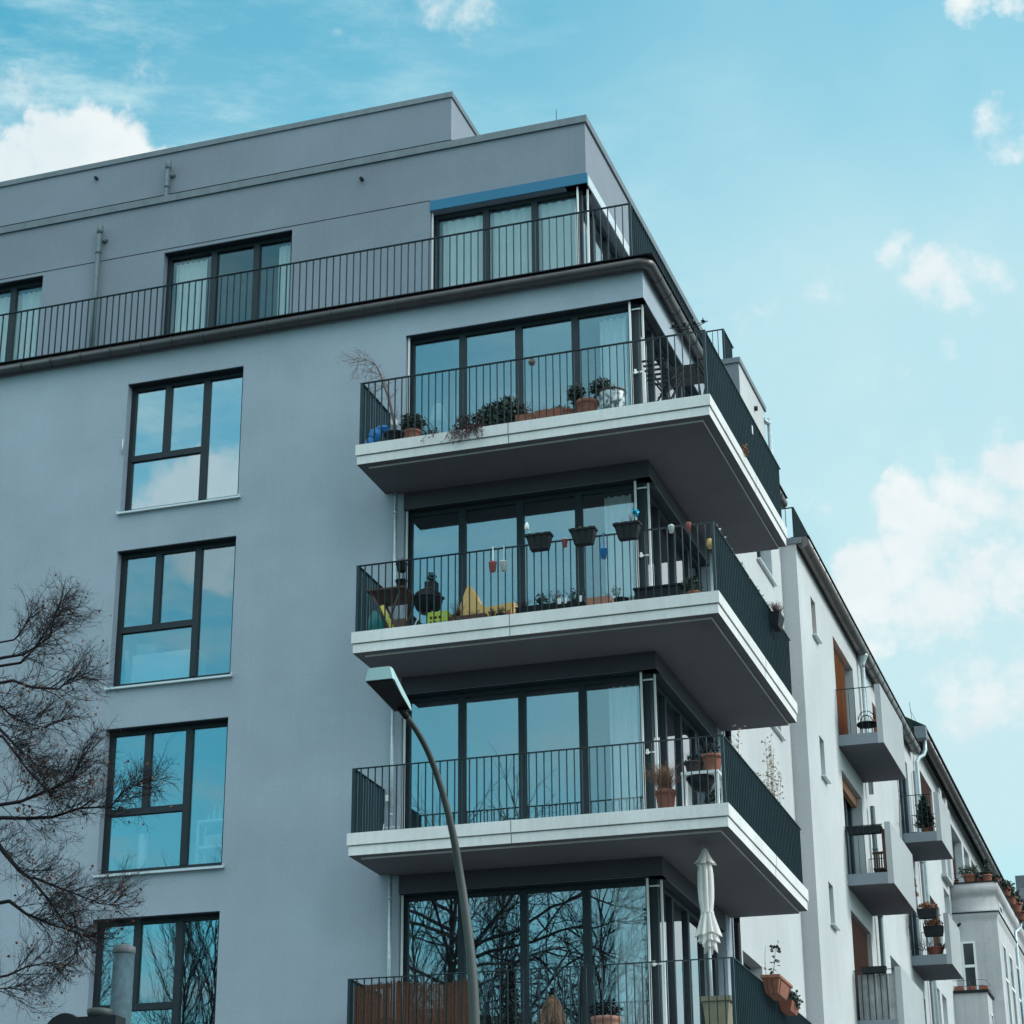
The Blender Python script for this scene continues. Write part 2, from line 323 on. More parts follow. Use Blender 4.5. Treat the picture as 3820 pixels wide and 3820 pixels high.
def window(name, parent, T, u0, u1, z0, z1, muls, trans=(), d=.15, dt=.07, fm=ANT, gm=G1, panes=None, jl=.085, jr=.085, jt=.08, jb=.08, label=None, gl=None, lining=False, top=0.):
    """muls: (a,b) vertical members; trans: (u0,u1,z0,z1) horizontals; panes: rectangles, sub-parts of the frame"""
    mb = MB()
    tbox(mb, T, u0, u0+jl, d, d+dt, z0, z1); tbox(mb, T, u1-jr, u1, d, d+dt, z0, z1)
    tbox(mb, T, u0+jl, u1-jr, d, d+dt, z1-jt, z1); tbox(mb, T, u0+jl, u1-jr, d, d+dt, z0, z0+jb)
    for a, b, *zz in muls: tbox(mb, T, a, b, d-.012, d+dt-.002, zz[0] if zz else z0+jb, zz[1] if zz else z1-jt)
    for a, b, c, e in trans: tbox(mb, T, a, b, d-.008, d+dt-.004, c, e)
    o = mb.build(name, fm, parent)
    if label: o['label'] = label
    if panes is None:
        es = [u0+jl]+[q for m_ in muls for q in m_[:2]]+[u1-jr]
        panes = [(es[i], es[i+1], z0+jb, z1-jt) for i in range(0, len(es), 2)]
    for i, (a, b, c, e) in enumerate(panes):
        p = MB(); tbox(p, T, a-.01, b+.01, d+.034, d+.044, c-.01, e+.01); p.build('pane', gl if (gl and i == len(panes)-1) else gm, o)
    if lining:
        h = MB(); tbox(h, T, u0+.003, u1-.003, .006, d-.002, z1-.014+top, z1-.002+top); h.build('head_shade_lining', ANT, o)  # dark sheet for the reveal head's shade and the blind cassette
    return o
def railing(name, parent, path, z0, z1, sp=.108, bw=.009, bd=.035, hr=.045, m=RAIL, post=(), zf=None, base=False):
    """flat bars set across the run of the rail; handrail is a sub-part"""
    mb = MB(); zf = zf or (lambda x, y: 0.)
    for k in range(len(path)-1):
        (x0, y0), (x1, y1) = path[k], path[k+1]; ln = math.hypot(x1-x0, y1-y0); n = max(1, round(ln/sp)); alongx = abs(x1-x0) > abs(y1-y0)
        for i in range(0 if k == 0 else 1, n):
            t = i/n; x, y = x0+(x1-x0)*t, y0+(y1-y0)*t; dz = zf(x, y)
            if alongx: mb.box(x-bw/2, x+bw/2, y-bd/2, y+bd/2, z0+dz, z1-.011+dz)
            else: mb.box(x-bd/2, x+bd/2, y-bw/2, y+bw/2, z0+dz, z1-.011+dz)
    for x, y in list(post)+list(path[1:-1]): mb.box(x-.02, x+.02, y-.02, y+.02, z0+zf(x, y), z1-.0115+zf(x, y))
    o = mb.build(name, m, parent)
    h = MB()
    for k in range(len(path)-1):
        (x0, y0), (x1, y1) = path[k], path[k+1]; e = hr/2
        dx, dy = (1, 0) if abs(x1-x0) > abs(y1-y0) else (0, 1)
        sx = 1 if x1 >= x0 else -1; sy = 1 if y1 >= y0 else -1
        a0, a1 = x0-dx*sx*(e if k == 0 else -e), x1+dx*sx*e
        b0, b1 = y0-dy*sy*(e if k == 0 else -e), y1+dy*sy*e
        X = (min(a0, a1), max(a0, a1)) if dx else (x0-e, x0+e); Y = (min(b0, b1), max(b0, b1)) if dy else (y0-e, y0+e)
        zz = [(z1-.010, z1)]+([(z0-.02, z0-.008)] if base else [])
        for za, zb in zz:
            i = len(h.v); h.box(X[0], X[1], Y[0], Y[1], za, zb)
            for q in range(i, i+8): v = h.v[q]; h.v[q] = (v[0], v[1], v[2]+zf(v[0], v[1]))
    h.build('handrail', m, o)
    return o

# ------------------------------------------------------------------ ground and street
g = MB(); g.quad((-900,-900,0),(900,-900,0),(900,900,0),(-900,900,0)); tag(g.build('ground', ASPH), None, None, kind='structure')
g = MB(); g.box(-60, 5, -6, -.0, .005, .13); tag(g.build('pavement', mat('pavement_slabs', (.20,.20,.19), .9, var=.15, vs=2)), None, None, kind='structure')

H = 2.95
FT = [15.14-H*k for k in range(5)]
# ================================================================== MAIN BUILDING
MBD = thing('apartment_building', 'grey plastered corner apartment building with white cantilevered balconies and set-back penthouse', 'building', (-6, 3, 0))
wc = (-8.70, -6.62)
opsA = [(wc[0], wc[1], 15.147-H*k, 17.418-H*k) for k in range(5)]+[(-3.83, 0.0, 15.10-H*k, 17.483-H*k) for k in range(5)]
ops2 = []
for k in range(5): ops2.append((-16.6, -14.5, 15.147-H*k, 17.418-H*k))
w = MB(); wall(w, TA(0), -20, 0, 0, 18.06, opsA+ops2); 
opsB1 = [(0.0, 3.79, 15.10-H*k, 17.483-H*k) for k in range(5)]
wall(w, TB(0), 0, 4.40, 0, 18.06, opsB1)
w.quad((-20,0,0),(-20,9.93,0),(-20,9.93,18.06),(-20,0,18.06)); w.quad((-20,9.93,0),(-.3,9.93,0),(-.3,9.93,18.06),(-20,9.93,18.06))
w.build('wall', PLG, MBD)
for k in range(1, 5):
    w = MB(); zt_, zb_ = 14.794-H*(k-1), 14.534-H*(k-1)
    w.box(-3.83, .003, -.003, .149, zb_, zt_); w.box(-.149, .003, .1495, 3.79, zb_, zt_); w.build('lintel', mat('shaded_lintel_plaster', (.075,.075,.088), .9, var=.05, vs=2, bump=.3), MBD)  # lintel bands below the balconies, with the balcony shade put into their dark colour
w = MB()
opsB2 = [(7.67, 9.02, 16.105-H*k, 17.45-H*k) for k in range(3)]+[(4.9, 6.32, 7.3, 8.56), (7.67, 9.02, 16.105-H*3, 17.45-H*3)]
wall(w, TB(0), 4.40, 9.93, 0, 18.06, opsB2); o = w.build('wall', PLW, MBD); o['label'] = 'white plastered stretch of side wall behind the balconies'
# roof deck / terrace flashing
w = MB(); w.box(-20, .03, -.03, 9.90, 18.06, 18.13); w.build('terrace_deck', ZCAP, MBD)
# interior storeys
w = MB()
for k in range(5):
    z = FT[k]-.02; w.box(-19.9, -.38, .38, 9.6, z-.24, z)
w.build('floor', INF, MBD)
w = MB(); w.box(-19.9, -.38, 5.2, 5.3, 0, 17.9); w.box(-4.35, -4.25, .37, 5.19, 0, 17.9); w.box(-6.2, -6.1, .37, 5.19, 0, 17.9); w.box(-9.5, -9.4, .37, 5.19, 0, 17.9)
w.build('partition', INT, MBD)
# left windows
for k in range(5):
    dz = -H*k
    for x0 in (-8.70, -16.6):
        if x0 < -10 and k == 4: continue
        s = x0+8.70
        o = window('window', MBD, TA(0), x0, x0+2.08, 15.15+dz, 17.418+dz, [(s-8.08, s-7.975, 16.17+dz, 17.34+dz), (s-7.385, s-7.28)],
            [(x0+.05, s-7.386, 16.07+dz, 16.17+dz)], panes=[(s-8.61, s-8.08, 16.17+dz, 17.34+dz), (s-7.975, s-7.385, 16.17+dz, 17.34+dz), (s-8.61, s-7.385, 15.22+dz, 16.07+dz), (s-7.28, s-6.70, 15.22+dz, 17.34+dz)], lining=True, gm=G5 if k < 1 else G1)
        sm = MB(); sm.box(x0-.04, x0+2.13, -.055, .145, 15.095+dz, 15.125+dz); sm.box(x0-.04, x0-.02, -.056, .14, 15.126+dz, 15.15+dz); sm.box(x0+2.11, x0+2.13, -.056, .14, 15.126+dz, 15.15+dz)
        sm.build('window_sill', ALU, o)
# corner glazing on the four balcony storeys
for k in range(5):
    dz = -H*k; zb, zt = 15.12+dz, 17.483+dz
    o = window('corner_window', MBD, TA(0), -3.83, -.20, zb, zt, [(-2.995,-2.895),(-2.08,-1.98),(-1.178,-1.075)], gm=G1, gl=G4, lining=True)
    o = window('corner_window', MBD, TB(0), .20, 3.79, zb, zt, [(1.02,1.12),(1.93,2.03),(2.85,2.95)], gm=G2, lining=True)
    c = MB(); c.box(-.198, -.12, .152, .22, zb, zt); c.box(-.2, -.13, .224, .29, zb, zt); c.build('corner_post', ANT, MBD)
    for p in ((-.235, .07), (-.075, .215), (-3.80, .07)):
        c = MB(); c.box(p[0]-.014, p[0]+.014, p[1]-.014, p[1]+.014, zb, zt-.01); c.build('blind_guide_rail', WHT, MBD)
    zc = 16.3+dz; c = MB(); c.box(-.22, -.08, .12, .135, zc, zc+.02); c.box(-.20, -.17, .09, .119, zc-.02, zc+.05); c.build('guide_bracket', WHT, MBD); c = MB(); c.box(-.22, -.08, .12, .135, zt-.12, zt-.10); c.build('guide_bracket', WHT, MBD)
    # end pillar of the side glazing, proud trim
    c = MB(); c.box(-.30, -.012, 3.792, 3.86, zb, zt); c.build('jamb_panel', ALU, MBD)
# side windows on the white stretch
for k in range(4):
    dz = -H*k; o = window('side_window', MBD, TB(0), 7.67, 9.02, 16.11+dz, 17.45+dz, [(8.3, 8.38)], d=.2, gm=G1)
    s = MB(); s.box(-.15, .07, 7.62, 9.10, 16.055+dz, 16.085+dz); s.build('window_sill', ALU, o)
o = window('side_window', MBD, TB(0), 4.9, 6.32, 7.3, 8.56, [], d=.2, gm=G1)
s = MB()
for i in range(14): s.box(-.19, -.165, 4.95, 6.27, 7.4+i*.07, 7.44+i*.07)
s.build('blind', BRS, o)
# balconies
BLX, BFY, BRX, BEY = -4.155, -1.195, 1.207, 4.129
def lpoly(i, e=0.04): return [(BLX+i, e), (BLX+i, BFY+i), (BRX-i, BFY+i), (BRX-i, BEY-i), (-e, BEY-i), (-e, e)]
for k in range(4):
    dz = -H*k
    s = MB(); s.prism(lpoly(0), 14.972+dz, 15.14+dz); s.prism(lpoly(.045), 14.955+dz, 14.972+dz); s.prism(lpoly(.02), 14.828+dz, 14.955+dz)
    o = s.build('balcony', CON, MBD)
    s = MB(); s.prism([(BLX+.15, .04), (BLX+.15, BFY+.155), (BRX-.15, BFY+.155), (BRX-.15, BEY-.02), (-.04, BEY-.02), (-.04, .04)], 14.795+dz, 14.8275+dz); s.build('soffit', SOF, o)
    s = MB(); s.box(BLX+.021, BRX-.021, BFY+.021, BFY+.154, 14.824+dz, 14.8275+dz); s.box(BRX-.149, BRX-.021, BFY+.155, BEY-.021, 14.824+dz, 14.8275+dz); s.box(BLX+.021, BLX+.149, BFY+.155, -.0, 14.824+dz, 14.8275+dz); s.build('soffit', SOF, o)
    s = MB(); s.box(BLX+.16, BRX-.145, BFY+.147, BFY+.1545, 14.797+dz, 14.8236+dz); s.box(BRX-.1495, BRX-.142, BFY+.155, BEY-.03, 14.797+dz, 14.8236+dz); s.build('drip_edge', CON, o)
    s = MB()
    s.box(-1.775, -1.767, BFY-.002, BFY+.006, 14.974+dz, 15.141+dz); s.box(-1.775, -1.767, BFY+.018, BFY+.026, 14.83+dz, 14.954+dz)
    s.box(BRX-.006, BRX+.002, 1.80, 1.808, 14.974+dz, 15.141+dz); s.box(BRX-.026, BRX-.018, 1.80, 1.808, 14.83+dz, 14.954+dz); s.build('expansion_joint', DRK, o)
    zt = [16.168, 13.221, 10.173, 7.236][k]
    railing('balcony_railing', MBD, [(-4.086, -.01), (-4.086, -1.15), (1.152, -1.15), (1.152, 4.05)], FT[k]+.005, zt)
# storey downpipes
for k in range(1, 4):
    z1, z0 = FT[k-1]-.35, FT[k]
    p = MB(); p.tube([(-3.93, -.075, z0), (-3.93, -.075, z1)], .028, 10); 
    for zz in (z0+.5, z1-.35): p.tube([(-3.93, -.075, zz), (-3.93, -.075, zz+.05)], .034, 10)
    p.build('downpipe', GALV, MBD)
    p = MB(); p.tube([(.07, 4.25, z0-.4), (.07, 4.25, z1+.35)], .05, 10); p.build('downpipe', DRK, MBD)
# main gutter with joint rings
def gutter(parent, pts, r, m=ZINC, step=.56, name='gutter', lip=True):
    s = MB(); s.tube(pts, r, 16)
    for a, b in zip(pts[:-1], pts[1:]):
        a, b = Vector(a), Vector(b); n = int((b-a).length/step); t = (b-a).normalized()
        if (b-a).length < 1: continue
        for i in range(1, n+1):
            c = a+t*(i*step-.2); s.tube([c, c+t*.022], r+.007, 16)
    o = s.build(name, m, parent); return o
gutter(MBD, [(-20, -.11, 18.015), (-.02, -.11, 18.015), (.055, -.09, 18.015), (.105, -.03, 18.015), (.115, .05, 18.015), (.115, 9.88, 18.0)], .088)
s = MB(); s.box(-20, .21, -.21, .028, 18.098, 18.112); s.box(.031, .21, .030, 9.88, 18.098, 18.112); s.build('gutter_apron', DRK, MBD)
# terrace railing
railing('terrace_railing', MBD, [(-20, -.01), (-.165, -.01), (-.165, 9.85)], 18.14, 19.14, sp=.1174, base=False)
# penthouse
PX, PY = -1.187, 1.2
opsP = [(-8.82, -6.39, 18.16, 20.53), (-13.6, -11.22, 18.16, 20.53), (-3.88, PX, 18.16, 20.39), (-19, -16.5, 18.16, 20.53)]
w = MB(); wall(w, TA(PY), -20, PX, 18.13, 21.54, opsP); wall(w, TB(PX), PY, 9.9, 18.13, 21.54, [(PY, 3.8, 18.16, 20.39)])
w.quad((-20,PY,18.1),(-20,9.9,18.1),(-20,9.9,21.5),(-20,PY,21.5)); w.quad((-20,PY,21.3),(PX,PY,21.3),(PX,9.9,21.3),(-20,9.9,21.3)); w.quad((-20,9.9,18.1),(PX,9.9,18.1),(PX,9.9,21.5),(-20,9.9,21.5))
w.build('penthouse_wall', PLG2, MBD)
w = MB(); w.box(-20, PX-.4, 5.2, 5.3, 18.14, 21.2); w.box(-4.3, -4.2, PY+.37, 5.19, 18.14, 21.2); w.build('partition', INT, MBD)
w = MB(); w.box(-20, -3.885, PY-.003, PY+.001, 20.592, 20.606); w.build('plaster_joint', DRK, MBD)
w = MB(); w.prism([(-20.03, PY-.035), (PX+.035, PY-.035), (PX+.035, 9.9), (PX-.35, 9.9), (PX-.35, PY+.35), (-20.03, PY+.35)], 21.541, 21.672); w.build('roof_coping', ZCAP, MBD)
for a, b in ((-8.82, -6.39), (-13.6, -11.22), (-19, -16.5)):
    s = a+8.82; window('window', MBD, TA(PY), a, b, 18.17, 20.53, [(s-7.97, s-7.86), (s-7.165, s-7.055)], gm=G3, lining=True)
window('corner_window', MBD, TA(PY), -3.88, PX-.12, 18.17, 20.39, [(-3.006,-2.905),(-2.167,-2.07)], gm=G3)
window('corner_window', MBD, TB(PX), PY+.16, 3.8, 18.17, 20.39, [(2.1, 2.2), (2.95, 3.05)], gm=G2)
w = MB(); w.box(-3.88, PX+.022, PY-.022, PY+.05, 20.392, 20.578); o = w.build('blind_box', BLU, MBD); o['label'] = 'glossy blue blind box strip above the penthouse corner window'
w = MB(); w.box(PX-.05, PX+.022, PY+.052, 4.25, 20.392, 20.578); o = w.build('blind_box', ALU, MBD); o['label'] = 'pale blind box strip on the street side of the penthouse'
for p in ((PX-.165, PY+.06), (PX-.03, PY+.18), (-3.86, PY+.06)):
    c = MB(); c.box(p[0]-.013, p[0]+.013, p[1]-.013, p[1]+.013, 18.15, 20.385); c.build('blind_guide_rail', WHT, MBD)
# upper storey
UX, UY = -4.16, 3.0
w = MB(); w.box(-20, UX, UY, 9.6, 21.3, 23.79); w.build('upper_storey_wall', PLG2, MBD)
w = MB(); w.box(-20, UX+.03, UY-.03, 9.63, 23.791, 23.90); w.build('roof_coping', ZCAP, MBD)
w = MB(); w.box(-20, UX+.003, UY-.004, UY-.0005, 22.893, 22.912); w.box(UX+.0005, UX+.004, UY, 9.6, 22.893, 22.912); w.build('plaster_joint', DRK, MBD)
# overflow spouts and short rain pipes
for c in ((-5.119, PY, 21.256), (-11.317, UY, 23.556)):
    s = MB(); s.tube([(c[0], c[1]+.05, c[2]), (c[0], c[1]-.07, c[2]-.01)], .032, 12); s.build('overflow_spout', DRK, MBD)
def rainpipe(x, y, z0, z1):
    s = MB(); s.tube([(x, y-.11, z0), (x, y-.11, z1-.16)], .05, 12); s.tube([(x, y-.11, z1-.16), (x, y-.11, z1-.10), (x, y-.11, z1)], [.05, .062, .062], 12)
    s.tube([(x+.02, y-.10, z1-.27), (x+.08, y+.02, z1-.25)], .045, 10)
    for zz in (z1-.55, z0+.6): s.tube([(x, y-.11, zz), (x, y-.11, zz+.04)], .057, 12)
    s.build('rain_pipe', PPIPE, MBD)
rainpipe(-10.07, PY, 18.13, 21.24); rainpipe(-9.75, UY, 21.3, 23.53)
s = MB(); s.tube([(-1.907, 2.0, 21.3), (-1.907, 2.0, 22.43)], .006, 6); s.build('lightning_rod', DRK, MBD)
s = MB(); s.tube([(-5.2, 3.5, 23.9), (-5.2, 3.5, 24.15)], .005, 6); s.build('lightning_rod', DRK, MBD)
s = MB(); s.tube([(-8.72, -.02, 16.16), (-8.72, -.02, 16.42)], .012, 8); s.build('handle_bar', ALU, MBD)
# wall lights beside the corner windows
for k, z in ((0, 15.95), (2, 9.98)):
    s = MB(); s.box(-4.03, -3.95, -.07, -.001, z, z+.09); s.build('wall_lamp', WHT, MBD)

# ================================================================== WHITE BUILDING (C)
XC = .295; HC = 2.78
CB = thing('white_apartment_building', 'white plastered apartment building with small grey box balconies next to the corner building', 'building', (-1, 17, 0))
sl_ = lambda x, y: -.0165*(y-10)
opsC = [(11.19, 11.65, 15.80-HC*k, 16.58-HC*k) for k in range(5)]+[(13.47, 15.73, 14.40-HC*k, 16.53-HC*k) for k in range(4)]+[(18.1, 19.5, 15.2-HC*k, 16.55-HC*k) for k in range(5)]+[(21.32, 22.95, 14.36-HC*k, 16.45-HC*k) for k in range(4)]
w = MB(); wall(w, TB(XC), 9.93, 23.9, 0, 17.18, opsC)
w.quad((-8,23.9,0),(XC,23.9,0),(XC,23.9,17.2),(-8,23.9,17.2)); w.build('wall', PLW, CB)
w = MB(); w.quad((-.05,9.93,0),(XC,9.93,0),(XC,9.93,17.2),(-.05,9.93,17.2)); o = w.build('wall', PLR, CB); o['label'] = 'narrow shade-greyed return wall facing the camera'
w = MB(); w.box(-8, XC-.01, 9.935, 23.89, 17.19, 17.27); w.box(-.06, XC+.11, 9.90, 9.934, 17.18, 17.30); w.build('roof_deck', ZCAP, CB)
w = MB()
for k in range(5): w.box(-8, XC-.37, 9.95, 23.8, 14.2-HC*k-.1, 14.35-HC*k)
w.box(-4.1, -4, 9.95, 23.8, 0, 17); w.build('floor', INF, CB)
for k in range(5):
    dz = -HC*k; o = window('small_window', CB, TB(XC), 11.19, 11.65, 15.80+dz, 16.58+dz, [], d=.22, jl=.05, jr=.05, jt=.05, jb=.05)
    s = MB(); s.box(XC-.2, XC+.09, 11.14, 11.72, 15.765+dz, 15.79+dz); s.build('window_sill', ALU, o)
    if k == 0:
        s = MB()
        for i in range(16): s.box(XC-.17, XC-.15, 11.22, 11.62, 15.83+i*.045, 15.86+i*.045)
        s.build('roller_shutter', ORG, o)
# balcony doors
def slats(n, y0, y1, z0, z1, x, m, name, parent, cols=1):
    s = MB(); st = (z1-z0)/n
    for i in range(n):
        z = z0+i*st
        for c in range(cols):
            a = y0+(y1-y0)*c/cols+.012; b = y0+(y1-y0)*(c+1)/cols-.012
            s.quad((x, a, z), (x, b, z), (x+.03, b, z+st*.5), (x+.03, a, z+st*.5)); s.quad((x+.03, a, z+st*.5), (x+.03, b, z+st*.5), (x, b, z+st), (x, a, z+st))
    s.quad((x-.01, y0, z0), (x-.01, y1, z0), (x-.01, y1, z1), (x-.01, y0, z1))
    return s.build(name, m, parent)
for k in range(4):
    dz = -HC*k
    o = window('balcony_door', CB, TB(XC), 13.47, 15.73, 14.42+dz, 16.53+dz, [(14.2, 14.28), (14.95, 15.03)], d=.22, gm=G1)
    if k == 0: slats(44, 13.50, 15.40, 14.42, 16.50, XC-.14, ORG, 'roller_shutter', o, 3)
    if k == 1: s = MB(); s.box(XC-.2, XC-.10, 13.5, 15.7, 13.55, 13.75); s.build('shutter_box', ORG, o)
    if k >= 2: slats(44, 13.50, 15.70, 14.42+dz, 16.50+dz, XC-.10, BRS, 'roller_shutter', o, 1)
    o = window('balcony_door', CB, TB(XC), 21.32, 22.95, 14.38+dz, 16.45+dz, [(22.1, 22.18)], d=.06, gm=G1)
for k in range(5):
    dz = -HC*k; o = window('window', CB, TB(XC), 18.1, 19.5, 15.2+dz, 16.55+dz, [(18.78, 18.84)], d=.22)
    if k != 2: slats(28, 18.13, 19.47, 15.22+dz, 16.52+dz, XC-.13, ORG if k == 0 else BRS, 'roller_shutter', o)
# box balconies
def boxbalcony(y0, y1, zt, zb, zp, last):
    x0, x1 = XC-.02, 1.176
    s = MB(); s.box(x0, 1.064, y0, y1, zb, zt); o = s.build('balcony', PLB, CB)
    s = MB(); s.box(1.0645, x1, y0-.0025, y1+.003, zb-.003, zp); s.build('side_parapet', PLB if False else mat('parapet_plaster', (.38,.40,.41), .9, var=.04, vs=2, bump=.5, bs=120), o)
    s = MB(); s.box(x0, x1, y0+.03, y1-.03, zb-.012, zb-.0045); s.build('soffit', SOF, o)
    railing('balcony_railing', CB, [(XC+.02, y0+.03), (1.01, y0+.03)], zt+.005, zp-.03, sp=.12, bw=.009 if last < 2 else .016, bd=.02, hr=.035)
    railing('balcony_railing', CB, [(XC+.02, y1-.03), (1.01, y1-.03)], zt+.005, zp-.03, sp=.12, bw=.007, bd=.02, hr=.03)
for k in range(4): boxbalcony(13.317, 16.12, 14.40-HC*k, 14.18-HC*k, 15.375-HC*k, k)
for k in range(4): boxbalcony(21.2, 23.05, 14.34-HC*k, 14.12-HC*k, 15.25-HC*k, k)
gutter(CB, [(.42, 9.99, 17.235), (.42, 23.75, 17.235-.0165*13.75)], .12, step=.62, m=ZINC2)
s = MB(); s.box(XC-.1, .545, 9.99, 23.75, 17.335, 17.35)
for i in range(8):
    v = s.v[i]; s.v[i] = (v[0], v[1], v[2]+sl_(0, v[1]))
s.build('gutter_apron', DRK, CB)
railing('roof_railing', CB, [(.25, 10.1), (.25, 22.75)], 17.36, 18.0, sp=.09, bw=.01, bd=.04, zf=sl_)
railing('roof_railing', CB, [(-.35, 10.1), (.22, 10.1)], 17.30, 18.0, sp=.12, bw=.009, bd=.03)
def downpipe(parent, x, y, z0, z1, r=.05, m=GALV, hop=True):
    s = MB(); s.tube([(x, y, z0), (x, y, z1-.25)], r, 12)
    if hop: s.tube([(x, y, z1-.28), (x, y, z1-.2), (x+.02, y, z1-.02), (x+.03, y, z1+.02)], [r+.006, r+.008, r*2.1, r*2.3], 12)
    z = z0+.3
    while z < z1-.3: s.tube([(x, y, z), (x, y, z+.05)], r+.009, 12); z += 1.39
    return s.build('downpipe', m, parent)
downpipe(CB, .40, 16.4, 14.0, 17.05); downpipe(CB, .40, 16.4, 0, 13.99, .05, PPIPE, False); downpipe(CB, .37, 23.6, 0, 16.7, .04, mat('old_pipe', (.20,.24,.26), .6), False)
# set-back storey with roof terrace above
w = MB(); w.box(-6, -.615, 9.94, 12.33, 17.27, 21.14); w.build('roof_storey', PLW, CB)
w = MB(); w.box(-.614, -.609, 9.945, 12.32, 17.3, 21.13); w.build('roof_storey_side', PLW, CB)
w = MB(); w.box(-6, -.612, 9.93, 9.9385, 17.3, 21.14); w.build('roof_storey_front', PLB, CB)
w = MB(); w.box(-6, -.575, 9.90, 12.37, 21.141, 21.25); w.build('roof_coping', ZCAP, CB)
railing('roof_railing', CB, [(-1.25, 10.13), (-.93, 10.13), (-.93, 11.0)], 21.25, 22.03, sp=.12, bw=.009, bd=.03)
s = MB(); s.tube([(-.54, 12.42, 17.3), (-.54, 12.42, 21.0)], .045, 10); s.tube([(-.54, 12.42, 20.88), (-.62, 12.2, 20.9)], .05, 10); s.build('rain_pipe', GALV, CB)
s = MB(); s.tube([(-.63, 11.3, 20.75), (-.55, 11.3, 20.74)], .05, 10); s.build('overflow_spout', DRK, CB)

# ================================================================== BUILDING D (further white house)
DB = thing('white_townhouse', 'white townhouse beyond the white apartment building, under a long brown gutter', 'building', (-3, 32, 0))
opsD = [(24.85, 27.19, 15.1, 16.92), (30.38, 32.71, 15.35, 16.9), (33.13, 34.28, 15.35, 16.9), (34.73, 36.1, 15.35, 16.9), (24.74, 26.8, 12.0, 13.80),
        (27.95, 29.0, 12.9, 14.6), (24.84, 25.59, 10.4, 11.57), (25.95, 26.75, 10.4, 11.57), (24.84, 25.59, 7.6, 8.7), (25.95, 26.75, 7.6, 8.7)]
w = MB(); wall(w, TB(XC), 23.91, 42, 0, 17.72, opsD); w.quad((-8,23.91,0),(XC,23.91,0),(XC,23.91,17.72),(-8,23.91,17.72)); w.build('wall', PLW, DB)
w = MB(); w.quad((XC-.6, 24, 0), (XC-.6, 42, 0), (XC-.6, 42, 17.5), (XC-.6, 24, 17.5)); w.build('interior_wall', DRK, DB)
for a, b, c, d in opsD:
    window('window', DB, TB(XC), a, b, c+.01, d-.005, [((a+b)/2-.04, (a+b)/2+.04)], d=.2, fm=WHT if b-a < 1.5 else BRS)
for (a, b, c, d) in (opsD[0], opsD[4]): slats(30, a+.03, b-.03, c+.05, d-.02, XC-.06, BRS, 'roller_shutter', DB)
w = MB()
for i, y in enumerate((28.0, 29.05)): w.box(XC-.01, XC+.10, y, y+.35, 14.9, 17.2)
w.box(XC-.01, XC+.14, 27.75, 28.9, 14.82, 14.90); w.build('pilaster', PLR, DB)
gutter(DB, [(.56, 24.2, 17.50), (.56, 42, 17.50-.0165*17.8)], .105, step=.7, m=ZINC2)
s = MB(); s.prism([(XC-.02, 24.0), (XC+.36, 24.0), (XC+.36, 42), (XC-.02, 42)], 17.62, 17.64)
s.v = [(a, b, c-.0165*(b-24)+.02) for a, b, c in s.v]; s.build('eave_edge', DRK, DB)
s = MB(); i = [(XC-4, 23.93, 20.2), (.68, 23.93, 17.66), (.68, 42, 17.37), (XC-4, 42, 19.9)]; s.quad(*i); s.quad((XC-4, 23.92, 17.7), (.3, 23.92, 17.7), (XC-4, 23.92, 20.2)); s.build('roof', mat('slate_tiles', (.10,.13,.14), .6, var=.2, vs=6), DB)
s = MB(); s.box(.40, .67, 23.93, 24.22, 17.36, 17.66); s.build('gutter_end_box', ZCAP, DB)
s = MB(); s.tube([(.58, 24.3, 17.40), (.58, 24.28, 17.15), (.54, 24.25, 17.02), (.44, 24.15, 16.93), (.38, 24.1, 16.82), (.38, 24.1, 16.6), (.38, 24.1, 0)], .05, 12); s.build('downpipe', GALV, DB)
s = MB(); s.tube([(.3, 24.6, 17.7), (.25, 24.6, 18.5)], .006, 6); s.tube([(.25, 24.6, 18.3), (.5, 24.9, 17.7)], .005, 6); s.build('roof_aerial', DRK, DB)

# ================================================================== BAY BUILDING E, F
def bay(name, label, y0, y1, x1, zt, wins, xin=.1):
    B = thing(name, label, 'building', (0, (y0+y1)/2, 0))
    w = MB(); w.box(xin, x1, y0+.02, y1, 0, zt-1.0)
    def ring(o, z): return [(xin, y0+.02-o, z), (x1+o, y0+.02-o, z), (x1+o, y1+o, z), (xin, y1+o, z)]
    w.build('wall', PLE, B)
    w = MB(); w.loft([ring(.001, zt-.995), ring(.0, zt-.97), ring(.045, zt-.86), ring(.045, zt-.80)]); w.build('cornice', PLE, B)
    w = MB(); w.loft([ring(.075, zt-.799), ring(.075, zt-.775)]); w.build('cornice_flashing', DRK, B)
    w = MB(); w.loft([ring(.02, zt-.774), ring(.0, zt-.72), ring(-.005, zt-.42), ring(.0, zt-.38), ring(.03, zt-.31), ring(.075, zt-.25), ring(.09, zt-.17), ring(.095, zt-.04)], True); w.build('parapet', PLE, B)
    w = MB(); w.loft([ring(.12, zt-.039), ring(.12, zt)]); w.build('parapet_coping', DRK, B)
    return B
EB = bay('old_bay_house', 'old stucco house with a projecting bay, moulded parapet and potted plants on top', 29.34, 36.2, 1.40, 14.98, [])
def setwin(parent, T, a, b, c, d, fm=WHT, trz=None):
    w = MB(); tbox(w, T, a-.06, b+.06, -.012, .0, c-.0, d+.05); w.build('window_surround', fm, parent)
    w = MB(); tbox(w, T, a, b, -.016, -.0125, c, d); o = w.build('window_recess', DRK, parent)
    return o
